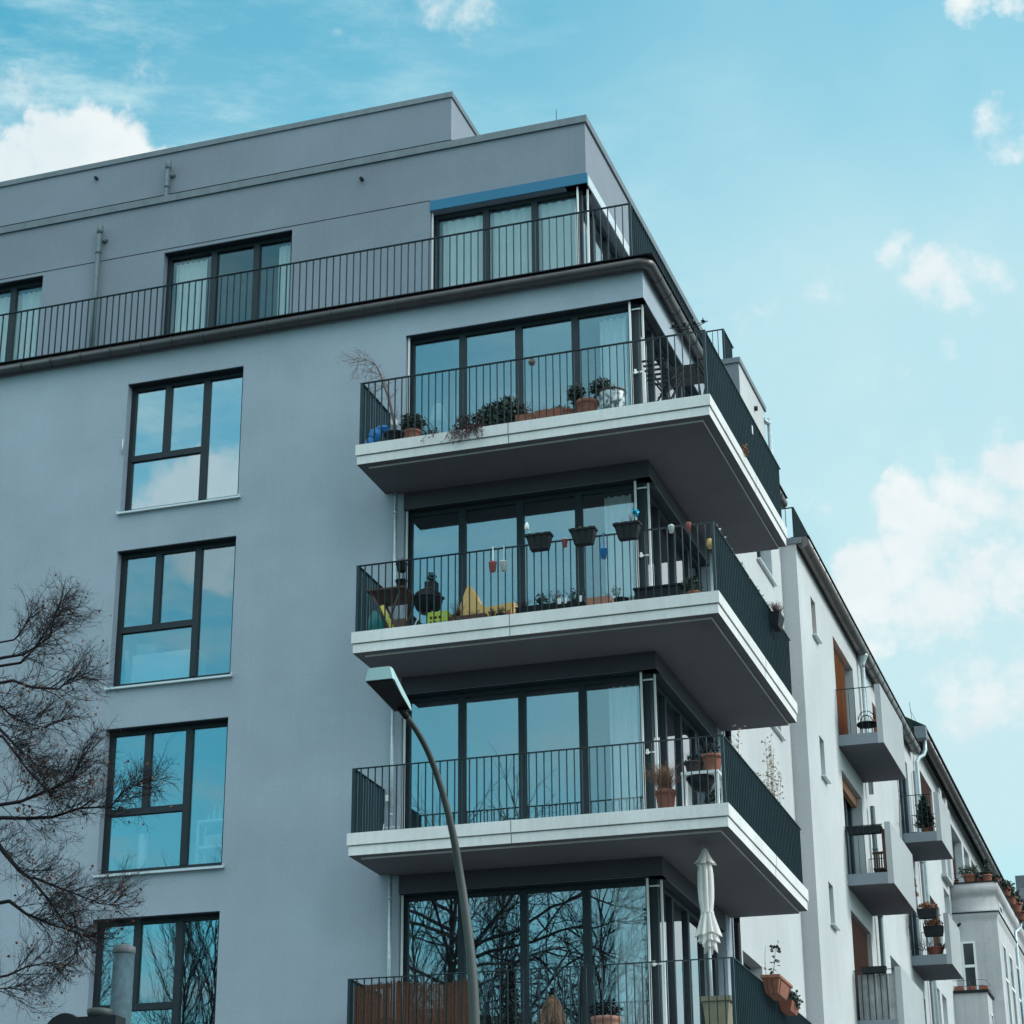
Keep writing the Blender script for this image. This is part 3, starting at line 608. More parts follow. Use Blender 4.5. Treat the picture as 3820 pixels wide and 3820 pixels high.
# bay windows as real frames set on the wall
def face_window(parent, T, a, b, c, d, zmid=None):
    w = MB(); t = .05
    tbox(w, T, a, a+t, -.03, .01, c, d); tbox(w, T, b-t, b, -.03, .01, c, d); tbox(w, T, a+t, b-t, -.03, .01, d-t, d); tbox(w, T, a+t, b-t, -.03, .01, c, c+t)
    if zmid: tbox(w, T, a+t, b-t, -.028, .008, zmid-.035, zmid+.035)
    o = w.build('window', WHT, parent)
    p = MB(); tbox(p, T, a+t-.005, b-t+.005, -.012, -.004, c+.02, d-.02); p.build('pane', mat('dark_pane', (.03,.045,.05), .12), o)
    return o
face_window(EB, TA(29.36), .449, .80, 12.05, 13.46, 12.83)
for a, b in ((29.95, 30.67), (31.28, 32.11), (33.0, 33.8)): face_window(EB, TB(1.40), a, b, 11.3, 13.5, 12.6)
face_window(EB, TB(1.40), 30.05, 30.7, 14.30, 14.56)
s = MB(); s.tube([(.32, 29.34, 13.80), (.50, 29.1, 13.88)], .035, 10); s.build('drain_spout', DRK, EB)
s = MB(); s.tube([(1.52, 34.6, 15.3), (1.52, 34.5, 14.95), (1.5, 34.3, 14.75), (1.42, 33.6, 14.5), (1.44, 33.5, 14.2), (1.44, 33.5, 5)], .05, 10); s.build('downpipe', GALV, EB)
# wire railing on the bay terrace
s = MB()
for z in (15.12, 15.24): s.tube([(.30, 29.35, z), (1.45, 29.35, z), (1.45, 35.8, z)], .006, 5)
for p in ((.34, 29.35), (1.05, 29.35), (1.45, 29.35), (1.45, 31), (1.45, 33), (1.45, 35)): s.tube([(*p, 14.98), (*p, 15.25)], .008, 5)
s.build('terrace_rail', RAIL, EB)
# lower bay
s = MB(); s.box(XC-.1, 1.115, 28.2, 29.33, 0, 11.94); s.box(1.1155, 1.42, 29.2, 29.335, 0, 11.9); s.build('lower_bay', PLE, EB)
s = MB(); s.box(XC-.1, 1.16, 28.15, 29.335, 11.945, 12.01); s.build('parapet_coping', DRK, EB)
s = MB()
for z in (12.13, 12.27): s.tube([(.3, 28.25, z), (1.02, 28.25, z), (1.10, 28.4, z), (1.12, 29.2, z)], .006, 5)
s.tube([(.7, 28.25, 12.0), (.7, 28.25, 12.27)], .008, 5); s.build('terrace_rail', RAIL, EB)
face_window(EB, TB(1.115), 28.5, 28.95, 10.7, 11.5)
FB = bay('far_bay_house', 'pale stucco bay of the farthest house at the right edge, mostly cut by the frame', 36.6, 44, 3.2, 14.75, [], xin=.3)
GB = thing('mansard_building', 'grey building with a flat mansard roof far behind the bay houses', 'building', (0, 50, 0))
s = MB(); s.box(.50, 9, 45, 60, 0, 17.9); s.build('wall', mat('far_grey_wall', (.12,.14,.16), .8, var=.1), GB)
s = MB(); s.loft([[(.46, 44.96, 17.9), (9, 44.96, 17.9), (9, 60, 17.9), (.46, 60, 17.9)], [(.52, 45.1, 18.3), (9, 45.1, 18.3), (9, 60, 18.3), (.52, 60, 18.3)], [(.52, 45.1, 18.72), (9, 45.1, 18.72), (9, 60, 18.72), (.52, 60, 18.72)]]); s.build('roof', mat('far_slate', (.11,.12,.14), .7, var=.15), GB)

# ================================================================== curtains, lamps and furniture indoors
def curtain(label, pts, z0, z1, amp=.03, wl=.11, m=CUR, group='white curtains indoors'):
    s = MB(); P = [Vector((x, y, 0)) for x, y in pts]; samples = []
    for a, b in zip(P[:-1], P[1:]):
        n = max(4, int((b-a).length/(wl/6))); t = (b-a).normalized(); nn = Vector((-t.y, t.x, 0))
        for i in range(n+1):
            u = (b-a).length*i/n; samples.append(a+t*u+nn*amp*math.sin(u/wl*6.283+math.sin(u*7)*.8))
    for a, b in zip(samples[:-1], samples[1:]): s.quad((a.x, a.y, z0), (b.x, b.y, z0), (b.x, b.y, z1), (a.x, a.y, z1), smooth=True)
    return tag(s.build('curtain', m), label, 'curtain', group)
lev = ['top balcony storey', 'second balcony storey', 'third balcony storey', 'lowest balcony storey']
for k in range(4):
    z0, z1 = FT[k]+.03, 17.38-H*k
    curtain('white curtain in the rightmost front pane of the '+lev[k], [(-.78, .33), (-.36, .33)], z0, z1)
    curtain('white curtains behind the street-side glass of the '+lev[k], [(-.33, .45), (-.33, 2.0 if k else 3.4)], z0, z1)
curtain('pale curtains drawn across the penthouse corner window', [(-3.75, 1.47), (-1.46, 1.47), (-1.46, 3.5)], 18.2, 20.3, .02, .16)
curtain('white curtain at the left of the middle penthouse window', [(-8.7, 1.47), (-8.10, 1.47)], 18.2, 20.4, .02, .1)
curtain('white curtain at the right edge of the middle penthouse window', [(-6.74, 1.47), (-6.52, 1.47)], 18.2, 20.4, .02, .08)
curtain('white curtain behind the penthouse window cut by the left frame', [(-12.6, 1.5), (-11.3, 1.5)], 18.2, 20.4, .02, .12)
# lampshade, tube lamp, small pendant on the top balcony storey
t = thing('floor_lamp', 'white tapered lampshade standing behind the leftmost top balcony pane', 'lamp', (-3.5, .75, 15.14))
s = MB(); s.lathe([(.155, .0), (.085, .30), (.07, .33)], (-3.46, .5, 16.12), 24); s.build('lamp_shade', WHT, t)
s = MB(); s.tube([(-3.46, .5, 15.14), (-3.46, .5, 16.12)], .015, 8); s.lathe([(.13, 0), (.13, .02)], (-3.46, .5, 15.14)); s.build('lamp_stand', WHT, t)
s = MB(); s.tube([(-3.17, .5, 15.2), (-3.17, .5, 16.58)], .028, 10); tag(s.build('tube_lamp', WHT), 'slim upright white tube lamp right of the lampshade', 'lamp')
s = MB(); s.lathe([(.10, 0), (.075, .12), (.03, .22), (.008, .26), (.004, 1.0)], (-2.20, .5, 16.20), 18); tag(s.build('pendant_lamp', WHT), 'small white cone pendant behind the second top balcony pane', 'lamp')
# cabinet with box and jar in the second left window
t = thing('cabinet', 'low white two-door cabinet behind the second window of the left column', 'cabinet', (-7.95, .7, 12.2))
s = MB(); s.box(-8.52, -7.40, .38, .75, 12.23, 12.82); s.build('cabinet_body', WHT, t)
s = MB(); s.box(-8.50, -7.97, .366, .379, 12.25, 12.80); s.build('cabinet_door', WHT, t); s = MB(); s.box(-7.95, -7.42, .366, .379, 12.25, 12.80); s.build('cabinet_door', WHT, t)
s = MB(); s.box(-8.46, -8.10, .39, .65, 12.822, 13.0); tag(s.build('storage_box', mat('pale_box', (.55,.48,.44), .8)), 'pinkish storage box on the white cabinet behind the window', 'box')
s = MB(); s.lathe([(.05, 0), (.055, .14)], (-7.5, .45, 12.822)); tag(s.build('jar', WHT), 'white cup on the right end of the cabinet behind the window', 'cup')
s = MB(); s.quad((-8.63, .42, 12.23), (-8.55, .46, 12.23), (-8.60, .40, 12.93), (-8.66, .38, 12.93)); s.quad((-8.57, .42, 12.23), (-8.50, .46, 12.23), (-8.57, .40, 12.78), (-8.62, .38, 12.78))
o = s.build('plank', mat('pale_plank', (.6,.5,.42), .8)); tag(o, 'pale boards leaning inside the second left window', 'board')
for y in (0,): 
    md = o.modifiers.new('s', 'SOLIDIFY'); md.thickness = .02
# kitchen trolley with bottles in third left window
t = thing('shelf_trolley', 'white shelf trolley with bottles behind the third window of the left column', 'trolley', (-7.0, .6, 9.25))
s = MB()
for z in (9.35, 9.62, 10.02): s.box(-7.24, -6.66, .36, .66, z, z+.035)
s.build('shelf', WHT, t)
for x in (-7.22, -6.70):
    for y in (.37, .63): s = MB(); s.box(x-.02, x+.02, y-.01, y+.02, 9.27, 10.019); s.build('leg', WHT, t)
s = MB(); s.box(-7.1, -6.8, .40, .6, 9.656, 9.83); tag(s.build('crate', mat('pale_crate', (.55,.52,.48), .8)), 'pale crate on the middle shelf of the white trolley', 'crate')
BOT = mat('pale_bottle', (.55, .62, .62), .2)
for i, (x, h) in enumerate(((-7.12, .12), (-7.02, .26), (-6.93, .22), (-6.83, .25), (-6.76, .30))):
    s = MB(); s.lathe([(.03, 0), (.033, .02), (.033, h*.55), (.012, h*.72), (.012, h)], (x, .5, 10.056), 12)
    tag(s.build('bottle', BOT), ('shortest', 'tall second', 'middle', 'fourth', 'tallest rightmost')[i]+' pale bottle standing on the white trolley behind glass', 'bottle', 'bottles on the white trolley')
s = MB(); s.tube([(-8.20, .5, 9.25), (-8.20, .5, 9.95)], .075, 14); tag(s.build('column_lamp', WHT), 'upright glowing-white column lamp behind the third left window', 'lamp')
s = MB(); s.lathe([(.13, 0), (.09, .17)], (-6.82, .7, 15.98), 20); tag(s.build('lamp_shade', WHT), 'small pale lampshade behind the right pane of the top left window', 'lamp')

# ================================================================== plants and pots
rg = random.Random(7)
def leafball(s, c, r, n, size, rng=rg, flat=1.):
    for _ in range(n):
        d = Vector((rng.gauss(0,1), rng.gauss(0,1), rng.gauss(0,1))).normalized()*(rng.random()**.4)
        p = (c[0]+d.x*r[0], c[1]+d.y*r[1], c[2]+d.z*r[2]); s.leaf(p, size*rng.uniform(.6, 1.3), rng)
def pot_prof(r, h): return [(r*.68, 0), (r*.72, .01), (r*.92, h*.78), (r*.93, h*.80), (r*1.03, h*.81), (r*1.05, h*.99), (r*.96, h), (r*.9, h*.93)]
def pot(name, label, x, y, z, r, h, m=TER, cat='plant pot', group=None):
    t = thing(name, label, cat, (x, y, z), group)
    s = MB(); s.lathe(pot_prof(r, h), (x, y, z), 24); s.build('pot', m, t); return t
def stems(s, base, n, h, spread, rng=rg, r=.004, seg=5, droop=.0):
    tips = []
    for i in range(n):
        a = rng.uniform(0, 6.283); d = spread*rng.random()**.6; hh = h*rng.uniform(.6, 1.05); p = []
        for k in range(seg+1):
            t = k/seg; p.append((base[0]+math.cos(a)*d*t**1.4+rng.gauss(0, .006), base[1]+math.sin(a)*d*t**1.4+rng.gauss(0, .006), base[2]+hh*(t-droop*t*t)))
        s.tube(p, [r*(1-.7*k/seg) for k in range(seg+1)], 4, False); tips.append(p)
    return tips
def branchy(s, p, d, ln, r, depth, rng, kids=4, spread=.6, sag=0., nseg=4, sides=4, tips=None, shrink=.55):
    pts = [Vector(p)]; dd = Vector(d).normalized()
    for k in range(nseg):
        dd = (dd+Vector((rng.gauss(0,.13), rng.gauss(0,.13), rng.gauss(0,.13)-sag))).normalized(); pts.append(pts[-1]+dd*ln/nseg)
    s.tube(pts, [r*(1-.55*k/nseg) for k in range(nseg+1)], sides, False)
    if depth <= 0:
        if tips is not None: tips.append(pts[-1])
        return
    for i in range(kids):
        t = rng.uniform(.25, 1.); j = min(int(t*nseg), nseg-1); q = pts[j].lerp(pts[j+1], t*nseg-j)
        ax = Vector((rng.gauss(0,1), rng.gauss(0,1), rng.gauss(0,1))).normalized()
        nd_ = (dd+ax*spread*rng.uniform(.7, 1.4)).normalized()
        branchy(s, q, nd_, ln*shrink*rng.uniform(.7, 1.2), r*.5, depth-1, rng, kids, spread, sag, nseg, max(3, sides-1), tips, shrink)

# --- top balcony (floor 15.14)
z = FT[0]
s = MB()
random.seed(3)
for c, r in (((-4.0, -.97, z+.10), (.09, .08, .10)), ((-3.93, -.95, z+.24), (.11, .08, .11)), ((-3.83, -.93, z+.33), (.10, .07, .06)), ((-3.75, -.92, z+.28), (.08, .06, .04))):
    n, m_ = 14, 8; b = len(s.v)
    for i in range(m_+1):
        for j in range(n):
            th, ph = math.pi*i/m_, 6.283*j/n; v = Vector((math.sin(th)*math.cos(ph), math.sin(th)*math.sin(ph), math.cos(th)))
            f = 1+.22*mnoise.noise(v*2.5+Vector(c)*3)+.10*mnoise.noise(v*7); s.v.append((c[0]+v.x*r[0]*f, c[1]+v.y*r[1]*f, c[2]+v.z*r[2]*f))
    for i in range(m_):
        for j in range(n): s.f.append((b+i*n+j, b+i*n+(j+1) % n, b+(i+1)*n+(j+1) % n, b+(i+1)*n+j)); s.sm.append(False)
tag(s.build('plastic_bag', BLU2), 'crumpled bright blue bag in the left corner of the top balcony', 'bag')
t = thing('potted_tree', 'leafless small tree in a black pot leaning over the top balcony rail', 'plant', (-3.66, -.88, z))
s = MB(); s.lathe(pot_prof(.15, .25), (-3.66, -.88, z), 24); s.build('pot', BLK, t)
s = MB(); rr = random.Random(4)
tr = [(-3.64, -.88, z+.2), (-3.66, -.9, z+.45), (-3.73, -.93, z+.8), (-3.80, -.95, z+1.02), (-3.86, -.95, z+1.22), (-3.96, -.95, z+1.42), (-4.10, -.96, z+1.52), (-4.22, -.97, z+1.50)]
s.tube(tr, [.026, .024, .02, .018, .014, .010, .007, .004], 7, False); s.tube([(-3.62, -.86, z+.2), (-3.70, -.9, z+.6), (-3.76, -.9, z+1.0), (-3.84, -.92, z+1.18)], [.018, .016, .012, .006], 6, False)
for p in tr[3:]:
    for i in range(5): branchy(s, p, (-.7+rr.gauss(0,.4), rr.gauss(0,.4), .1+rr.gauss(0,.5)), .30, .005, 2, rr, 3, .8, .03, 4, 4)
for p in tr[1:4]:
    for i in range(3): branchy(s, p, (rr.gauss(0,.8), rr.gauss(0,.4), .5), .22, .004, 1, rr, 3, .8, .0, 4, 4)
s.build('branch', PINKW, t)
t = pot('potted_box_shrub', 'round dark box shrub in a small terracotta pot on the top balcony', -3.36, -.9, z, .13, .23)
s = MB(); leafball(s, (-3.36, -.9, z+.36), (.19, .17, .17), 1600, .035); s.build('foliage', LFD, t)
s = MB(); leafball(s, (-3.08, -.85, z+.10), (.18, .1, .16), 90, .06); s.tube([(-3.2, -.9, z), (-3.0, -.9, z+.22), (-3.18, -.9, z+.45)], .006, 4); tag(s.build('trailing_plant', LFD), 'sparse dark plant trailing between the box shrub and the big shrub on the top balcony', 'plant')
t = thing('balcony_shrub', 'large dark evergreen shrub in the middle of the top balcony', 'plant', (-2.0, -.85, z))
s = MB(); s.box(-2.35, -1.72, -.98, -.72, z, z+.14); s.build('planter', BLK, t)
s = MB(); leafball(s, (-2.02, -.86, z+.26), (.38, .2, .27), 2200, .05); leafball(s, (-1.86, -.86, z+.36), (.22, .16, .22), 800, .05); s.build('foliage', LFG, t)
t = thing('trailing_creeper', 'reddish creeper spilling down over the white edge of the top balcony', 'plant', (-2.45, -1.1, z))
s = MB(); rr = random.Random(9); leafball(s, (-2.42, -1.02, z+.16), (.28, .12, .17), 650, .035, rr)
for i in range(34):
    x = -2.45+rr.gauss(0, .14); p = [Vector((x, -1.08, z+.08)), Vector((x+rr.gauss(0,.05), -1.22, z+.03))]; ln = rr.uniform(.05, .24)
    for k in range(4): p.append(p[-1]+Vector((rr.gauss(0, .03)-.01, -.005, -ln/4)))
    s.tube(p, .0022, 3, False)
    for q in p[1:]:
        for _ in range(4): s.leaf(q+Vector((rr.gauss(0,.012), rr.gauss(0,.008), rr.gauss(0,.015))), .022, rr)
s.build('foliage', LFR, t)
t = thing('flower_trough', 'low terracotta trough with a few sprouts right of the big shrub', 'planter', (-1.55, -.9, z))
s = MB(); s.loft([[(-1.70,-.98,z),(-1.45,-.98,z),(-1.45,-.84,z),(-1.70,-.84,z)],[(-1.73,-1.0,z+.20),(-1.42,-1.0,z+.20),(-1.42,-.82,z+.20),(-1.73,-.82,z+.20)]]); s.build('trough', TER, t)
s = MB(); stems(s, (-1.6, -.9, z+.19), 14, .28, .12); leafball(s, (-1.6, -.9, z+.26), (.1, .06, .12), 90, .03); s.build('foliage', LFR, t)
t = thing('flower_trough', 'long terracotta trough with thin grass in the middle right of the top balcony', 'planter', (-1.28, -.9, z))
s = MB(); s.loft([[(-1.40,-.98,z),(-1.02,-.98,z),(-1.02,-.84,z),(-1.40,-.84,z)],[(-1.43,-1.0,z+.225),(-.99,-1.0,z+.225),(-.99,-.82,z+.225),(-1.43,-.82,z+.225)]]); s.build('trough', TER, t)
s = MB(); stems(s, (-1.32, -.9, z+.21), 22, .12, .12, r=.002); s.build('foliage', STR, t)
t = pot('potted_succulent', 'small terracotta pot with low green plant left of the bigger terracotta pot', -.98, -.86, z, .11, .22)
s = MB(); leafball(s, (-1.08, -.86, z+.25), (.15, .09, .06), 300, .03); s.build('foliage', LFG, t)
t = pot('potted_shrub', 'leafy dark shrub in a big terracotta pot on the top balcony', -.67, -.86, z, .165, .31)
s = MB(); leafball(s, (-.82, -.9, z+.44), (.15, .12, .17), 480, .045); leafball(s, (-.48, -.8, z+.54), (.19, .12, .15), 480, .045); stems(s, (-.6, -.85, z+.25), 12, .35, .3); s.build('foliage', LFD, t)
t = thing('patterned_pot', 'large white patterned planter with a dark rim on the top balcony', 'plant pot', (-.29, -.86, z))
m_ = bpy.data.materials.new('patterned_glaze'); m_.use_nodes = True; tt = m_.node_tree; nn = tt.nodes.new('ShaderNodeTexNoise'); nn.inputs['Scale'].default_value = 16; nn.inputs['Detail'].default_value = 4
cr = tt.nodes.new('ShaderNodeValToRGB'); cr.color_ramp.elements[0].position = .42; cr.color_ramp.elements[0].color = (.06, .10, .12, 1); cr.color_ramp.elements[1].position = .56; cr.color_ramp.elements[1].color = (.62, .70, .72, 1)
tco = tt.nodes.new('ShaderNodeTexCoord'); tt.links.new(tco.outputs['Object'], nn.inputs['Vector']); tt.links.new(nn.outputs['Fac'], cr.inputs['Fac']); tt.links.new(cr.outputs[0], tt.nodes['Principled BSDF'].inputs['Base Color']); tt.nodes['Principled BSDF'].inputs['Roughness'].default_value = .3
s = MB(); s.lathe([(.13, 0), (.17, .06), (.195, .20), (.20, .35), (.19, .385)], (-.29, -.86, z), 28); s.build('pot', m_, t)
s = MB(); s.lathe([(.195, .386), (.205, .39), (.205, .405), (.185, .408)], (-.29, -.86, z), 28); s.build('pot_rim', WOOD, t)
s = MB(); stems(s, (-.33, -.86, z+.35), 10, .26, .13); leafball(s, (-.36, -.86, z+.55), (.12, .08, .10), 60, .035); s.build('foliage', LFD, t)
s = MB(); s.lathe([(.0, -.055), (.035, -.045), (.055, -.01), (.055, .01), (.035, .045), (.0, .055)], (-1.42, -1.12, 16.10), 16); s.tube([(-1.42, -1.13, 16.15), (-1.42, -1.13, 16.3)], .002, 4); tag(s.build('wicker_ball', mat('wicker', (.16,.13,.11), .9, var=.4, vs=40)), 'small woven ball hanging from the top balcony rail', 'ornament')
# folding table and chair in the corner (black slats)
t = thing('folding_chair', 'folded black slatted chair and stand leaning in the corner of the top balcony', 'chair', (.45, -.35, z))
s = MB()
for i in range(6): s.box(.10, .42, -.62+i*.07, -.58+i*.07, 16.09-.045*i, 16.11-.045*i)
s.build('seat', BLK, t)
for a, b in (((.12, -.6, z+.03), (.55, -.25, 16.05)), ((.62, -.6, z+.03), (.2, -.25, 15.9)), ((.15, -.2, z+.03), (.6, -.2, 15.95)), ((.6, -.25, z+.03), (.2, -.55, 16.0))):
    s = MB(); s.tube([a, b], .014, 6); s.build('leg', BLK, t)
s = MB()
for i in range(5): s.tube([(.28+.03*i, -.45, 15.55+.05*i), (.55+.03*i, -.42, 15.72+.05*i)], .012, 5)
s.build('backrest', BLK, t)
t = thing('folding_table', 'black slatted folding table standing at the glazed corner of the top balcony', 'table', (.6, .1, z))
s = MB()
for i in range(8): s.box(.30, .86, -.25+i*.085, -.19+i*.085, 16.10, 16.12)
s.box(.33, .37, -.24, .42, 16.075, 16.099); s.box(.79, .83, -.24, .42, 16.075, 16.099); s.build('table_top', BLK, t)
for a, b in (((.35, -.2, z), (.35, .38, 16.07)), ((.35, .38, z), (.35, -.2, 16.07)), ((.81, -.2, z), (.81, .38, 16.07)), ((.81, .38, z), (.81, -.2, 16.07))):
    s = MB(); s.tube([a, b], .013, 6); s.build('leg', BLK, t)
# candle holder above the corner of the top railing
t = thing('candle_holder', 'dark wire holder with four candles fixed above the corner of the top balcony rail', 'candle holder', (.93, -1.12, 16.17))
s = MB(); A, B_ = Vector((.645, -1.1, 16.316)), Vector((1.207, -1.1, 16.335))
s.tube([A, (.75, -1.15, 16.25), (.87, -1.17, 16.22), (1.0, -1.16, 16.23), (1.1, -1.13, 16.27), B_], .006, 5); s.tube([A, (.8, -1.03, 16.345), (1.0, -1.0, 16.36), B_], .006, 5); s.tube([(.92, -1.14, 16.17), (.93, -1.1, 16.37)], .007, 5); s.build('holder_frame', DRK, t)
for x, y, zz in ((.704, -1.11, 16.335), (.849, -1.04, 16.375), (.988, -1.03, 16.38), (1.134, -1.09, 16.35)):
    s = MB(); s.lathe([(.008, -.03), (.03, .0), (.03, .006)], (x, y, zz), 12); o = s.build('candle_plate', DRK, t); s = MB(); s.lathe([(.009, .007), (.009, .05)], (x, y, zz), 8); s.build('candle', PINKW, o)
s = MB(); leafball(s, (1.235, 1.0, 15.20), (.04, .10, .10), 90, .035); tag(s.build('dried_posy', LFB), 'dried brown posy tied to the side railing of the top balcony', 'plant')
s = MB(); s.box(1.172, 1.18, 1.86, 1.91, 15.85, 15.99); tag(s.build('white_tag', WHT), 'narrow white tag on the side railing of the top balcony', 'tag')

# --- second balcony (floor 12.19)
z = FT[1]
t = thing('side_table', 'dark wooden table with crossed legs at the left end of the second balcony', 'table', (-3.75, -.75, z))
s = MB(); s.box(-4.0, -3.40, -1.05, -.35, z+.66, z+.685); s.build('table_top', WOOD, t)
for a, b in (((-3.93,-1.0,z+.65),(-3.62,-1.0,z)), ((-3.48,-1.0,z+.65),(-3.72,-1.0,z)), ((-3.93,-.42,z+.65),(-3.62,-.42,z)), ((-3.48,-.42,z+.65),(-3.72,-.42,z))): s = MB(); s.tube([a, b], .016, 6); s.build('leg', WOOD, t)
s = MB(); s.lathe(pot_prof(.085, .12), (-3.49, -.95, z+.685), 18); o = tag(s.build('plant_pot', BLK), 'empty dark pot standing on the wooden side table', 'plant pot')
t = thing('wall_planter', 'small dark planter with dry heather hung above the side table', 'planter', (-3.47, -1.0, z+.95))
s = MB(); s.lathe(pot_prof(.085, .13), (-3.47, -1.0, z+.92), 18); s.build('pot', BLK, t); s = MB(); stems(s, (-3.47, -1.0, z+1.04), 40, .10, .09, r=.0025); s.build('foliage', LFR, t)
s = MB(); s.tube([(-3.47, -.95, z+.69), (-3.47, -.93, z+.93)], .008, 5); s.build('hook_rod', RAIL, t)
t = thing('kettle_grill', 'round black kettle grill on thin steel legs at the left of the second balcony', 'grill', (-3.13, -.8, z))
c = (-3.13, -.8, z+.50); s = MB(); s.lathe([(.03, -.20), (.12, -.185), (.18, -.12), (.21, -.02), (.212, .0)], c, 28); s.build('bowl', BLK, t)
s = MB(); s.lathe([(.218, .001), (.215, .03), (.19, .10), (.12, .155), (.03, .17)], c, 28); o = s.build('lid', BLK, t); s = MB(); s.tube([(c[0]-.06, c[1], c[2]+.165), (c[0]-.06, c[1], c[2]+.2), (c[0]+.06, c[1], c[2]+.2), (c[0]+.06, c[1], c[2]+.165)], .009, 6); s.build('handle', WOOD, o)
s = MB(); s.box(c[0]+.205, c[0]+.245, c[1]-.03, c[1]+.03, c[2]-.0, c[2]+.03); s.build('side_handle', BLK, t)
for a in (3.9, 5.6, 1.57): s = MB(); s.tube([(c[0]+.10*math.cos(a), c[1]+.10*math.sin(a), c[2]-.17), (c[0]+.27*math.cos(a), c[1]+.2*math.sin(a), z)], .010, 6); s.build('leg', ALU, t)
s = MB(); leafball(s, (-3.15, -.6, z+.93), (.06, .06, .09), 200, .03); s.box(-3.24, -3.07, -.66, -.52, z+.72, z+.86); tag(s.build('planter_box', BLK), 'black square pot with dark foliage behind the kettle grill', 'planter')
t = thing('plastic_crate', 'lime green plastic crate with holes standing right of the kettle grill', 'crate', (-2.87, -.98, z))
s = MB(); x0, x1, y0, y1, z1 = -3.03, -2.73, -1.08, -.86, z+.21
for (a, b, c_, d) in ((x0, x1, y0, y0+.01), (x0, x1, y1-.01, y1), (x0, x0+.01, y0+.0105, y1-.0105), (x1-.01, x1, y0+.0105, y1-.0105)):
    s.box(a, b, c_, d, z+.0, z+.03); s.box(a, b, c_, d, z+.075, z+.10); s.box(a, b, c_, d, z+.145, z1)
for i in range(5):
    x = x0+.001+i*(x1-x0-.03)/4; s.box(x, x+.028, y0+.001, y0+.009, z+.03, z+.145); s.box(x, x+.028, y1-.009, y1-.001, z+.03, z+.145)
for i in range(4):
    y = y0+.012+i*(y1-y0-.05)/3; s.box(x0+.001, x0+.009, y, y+.026, z+.03, z+.145); s.box(x1-.009, x1-.001, y, y+.026, z+.03, z+.145)
s.build('crate_body', LIME, t)
s = MB(); s.lathe([(.06, 0), (.09, .05), (.06, .09), (.02, .10)], (-2.93, -.97, z+.14), 16); tag(s.build('ball', TER), 'reddish ball lying in the lime green crate', 'ball')
s = MB(); rr = random.Random(5)
P = [(-2.72, 0), (-2.68, .12), (-2.57, .38), (-2.51, .56), (-2.475, .60), (-2.43, .58), (-2.37, .42), (-2.29, .30), (-2.2, .245), (-2.0, .255), (-1.80, .28), (-1.77, 0)]
ft_ = [(x, -.92, z+.01+h) for x, h in P]; bk = [(x+.03, -.70, z+.01+h*.9) for x, h in P]; s.loft([ft_, bk])
tag(s.build('tarpaulin', YEL), 'bright yellow tent-like cloth peaked behind the rail of the second balcony', 'cloth')
s = MB(); s.loft([[(-2.72,-1.0,z),(-2.20,-1.0,z),(-2.20,-.86,z),(-2.72,-.86,z)],[(-2.74,-1.02,z+.13),(-2.18,-1.02,z+.13),(-2.18,-.86,z+.13),(-2.74,-.86,z+.13)]]); t = thing('heather_trough', 'brown trough with dry heather in front of the yellow cloth', 'planter', (-2.46, -.95, z)); s.build('trough', WOOD, t)
s = MB(); stems(s, (-2.62, -.95, z+.12), 60, .24, .16, r=.003); stems(s, (-2.35, -.95, z+.12), 30, .10, .16, r=.003); s.build('foliage', LFR, t)
def pottedrow(x, r, h, pm, fm, lab, n=25, fh=.15):
    t = pot('potted_plant', lab, x, -.97, z, r, h, pm); s = MB(); stems(s, (x, -.97, z+h*.9), n, fh, r*1.3, r=.0025); leafball(s, (x, -.97, z+h+fh*.4), (r, r, fh*.5), 60, .022); s.build('foliage', fm, t)
pottedrow(-2.10, .05, .08, BLK, LFD, 'tiny black pot between the brown trough and the blue-black pot')
pottedrow(-1.97, .07, .10, DRK, LFD, 'dark round pot with a small plant right of the brown trough', fh=.12)
pottedrow(-1.82, .07, .10, REDP, LFR, 'small red pot left of the long black trough', fh=.05)
s = MB(); s.lathe([(.035, 0), (.04, .12), (.0, .14)], (-1.76, -1.05, z), 10); tag(s.build('bottle', YEL), 'little yellow bottle at the balcony joint', 'bottle')
t = thing('long_trough', 'long black trough with heather and small shrubs on the second balcony', 'planter', (-1.2, -.95, z))
s = MB(); s.loft([[(-1.72,-1.03,z),(-.76,-1.03,z),(-.76,-.88,z),(-1.72,-.88,z)],[(-1.74,-1.05,z+.15),(-.74,-1.05,z+.15),(-.74,-.86,z+.15),(-1.74,-.86,z+.15)]]); s.build('trough', BLK, t)
s = MB(); stems(s, (-1.66, -.95, z+.14), 70, .16, .17, r=.003); s.build('foliage', LFR, t)
s = MB(); leafball(s, (-1.38, -.95, z+.24), (.10, .07, .12), 260, .03); stems(s, (-1.38, -.95, z+.14), 16, .22, .1); leafball(s, (-.88, -.95, z+.26), (.12, .07, .12), 150, .03); stems(s, (-.9, -.95, z+.14), 18, .28, .16); s.build('foliage', LFD, t)
s = MB(); stems(s, (-1.17, -.95, z+.14), 26, .26, .14, r=.0025); leafball(s, (-1.17, -.95, z+.28), (.12, .07, .1), 110, .022); s.build('foliage', LFR, t)
for x in (-1.08, -1.0, -.78): s = MB(); s.box(x-.025, x+.025, -1.06, -1.054, z+.12, z+.21); s.build('plant_label', WHT, t)
t = thing('flower_trough', 'pale terracotta trough right of the long black trough', 'planter', (-.52, -.95, z))
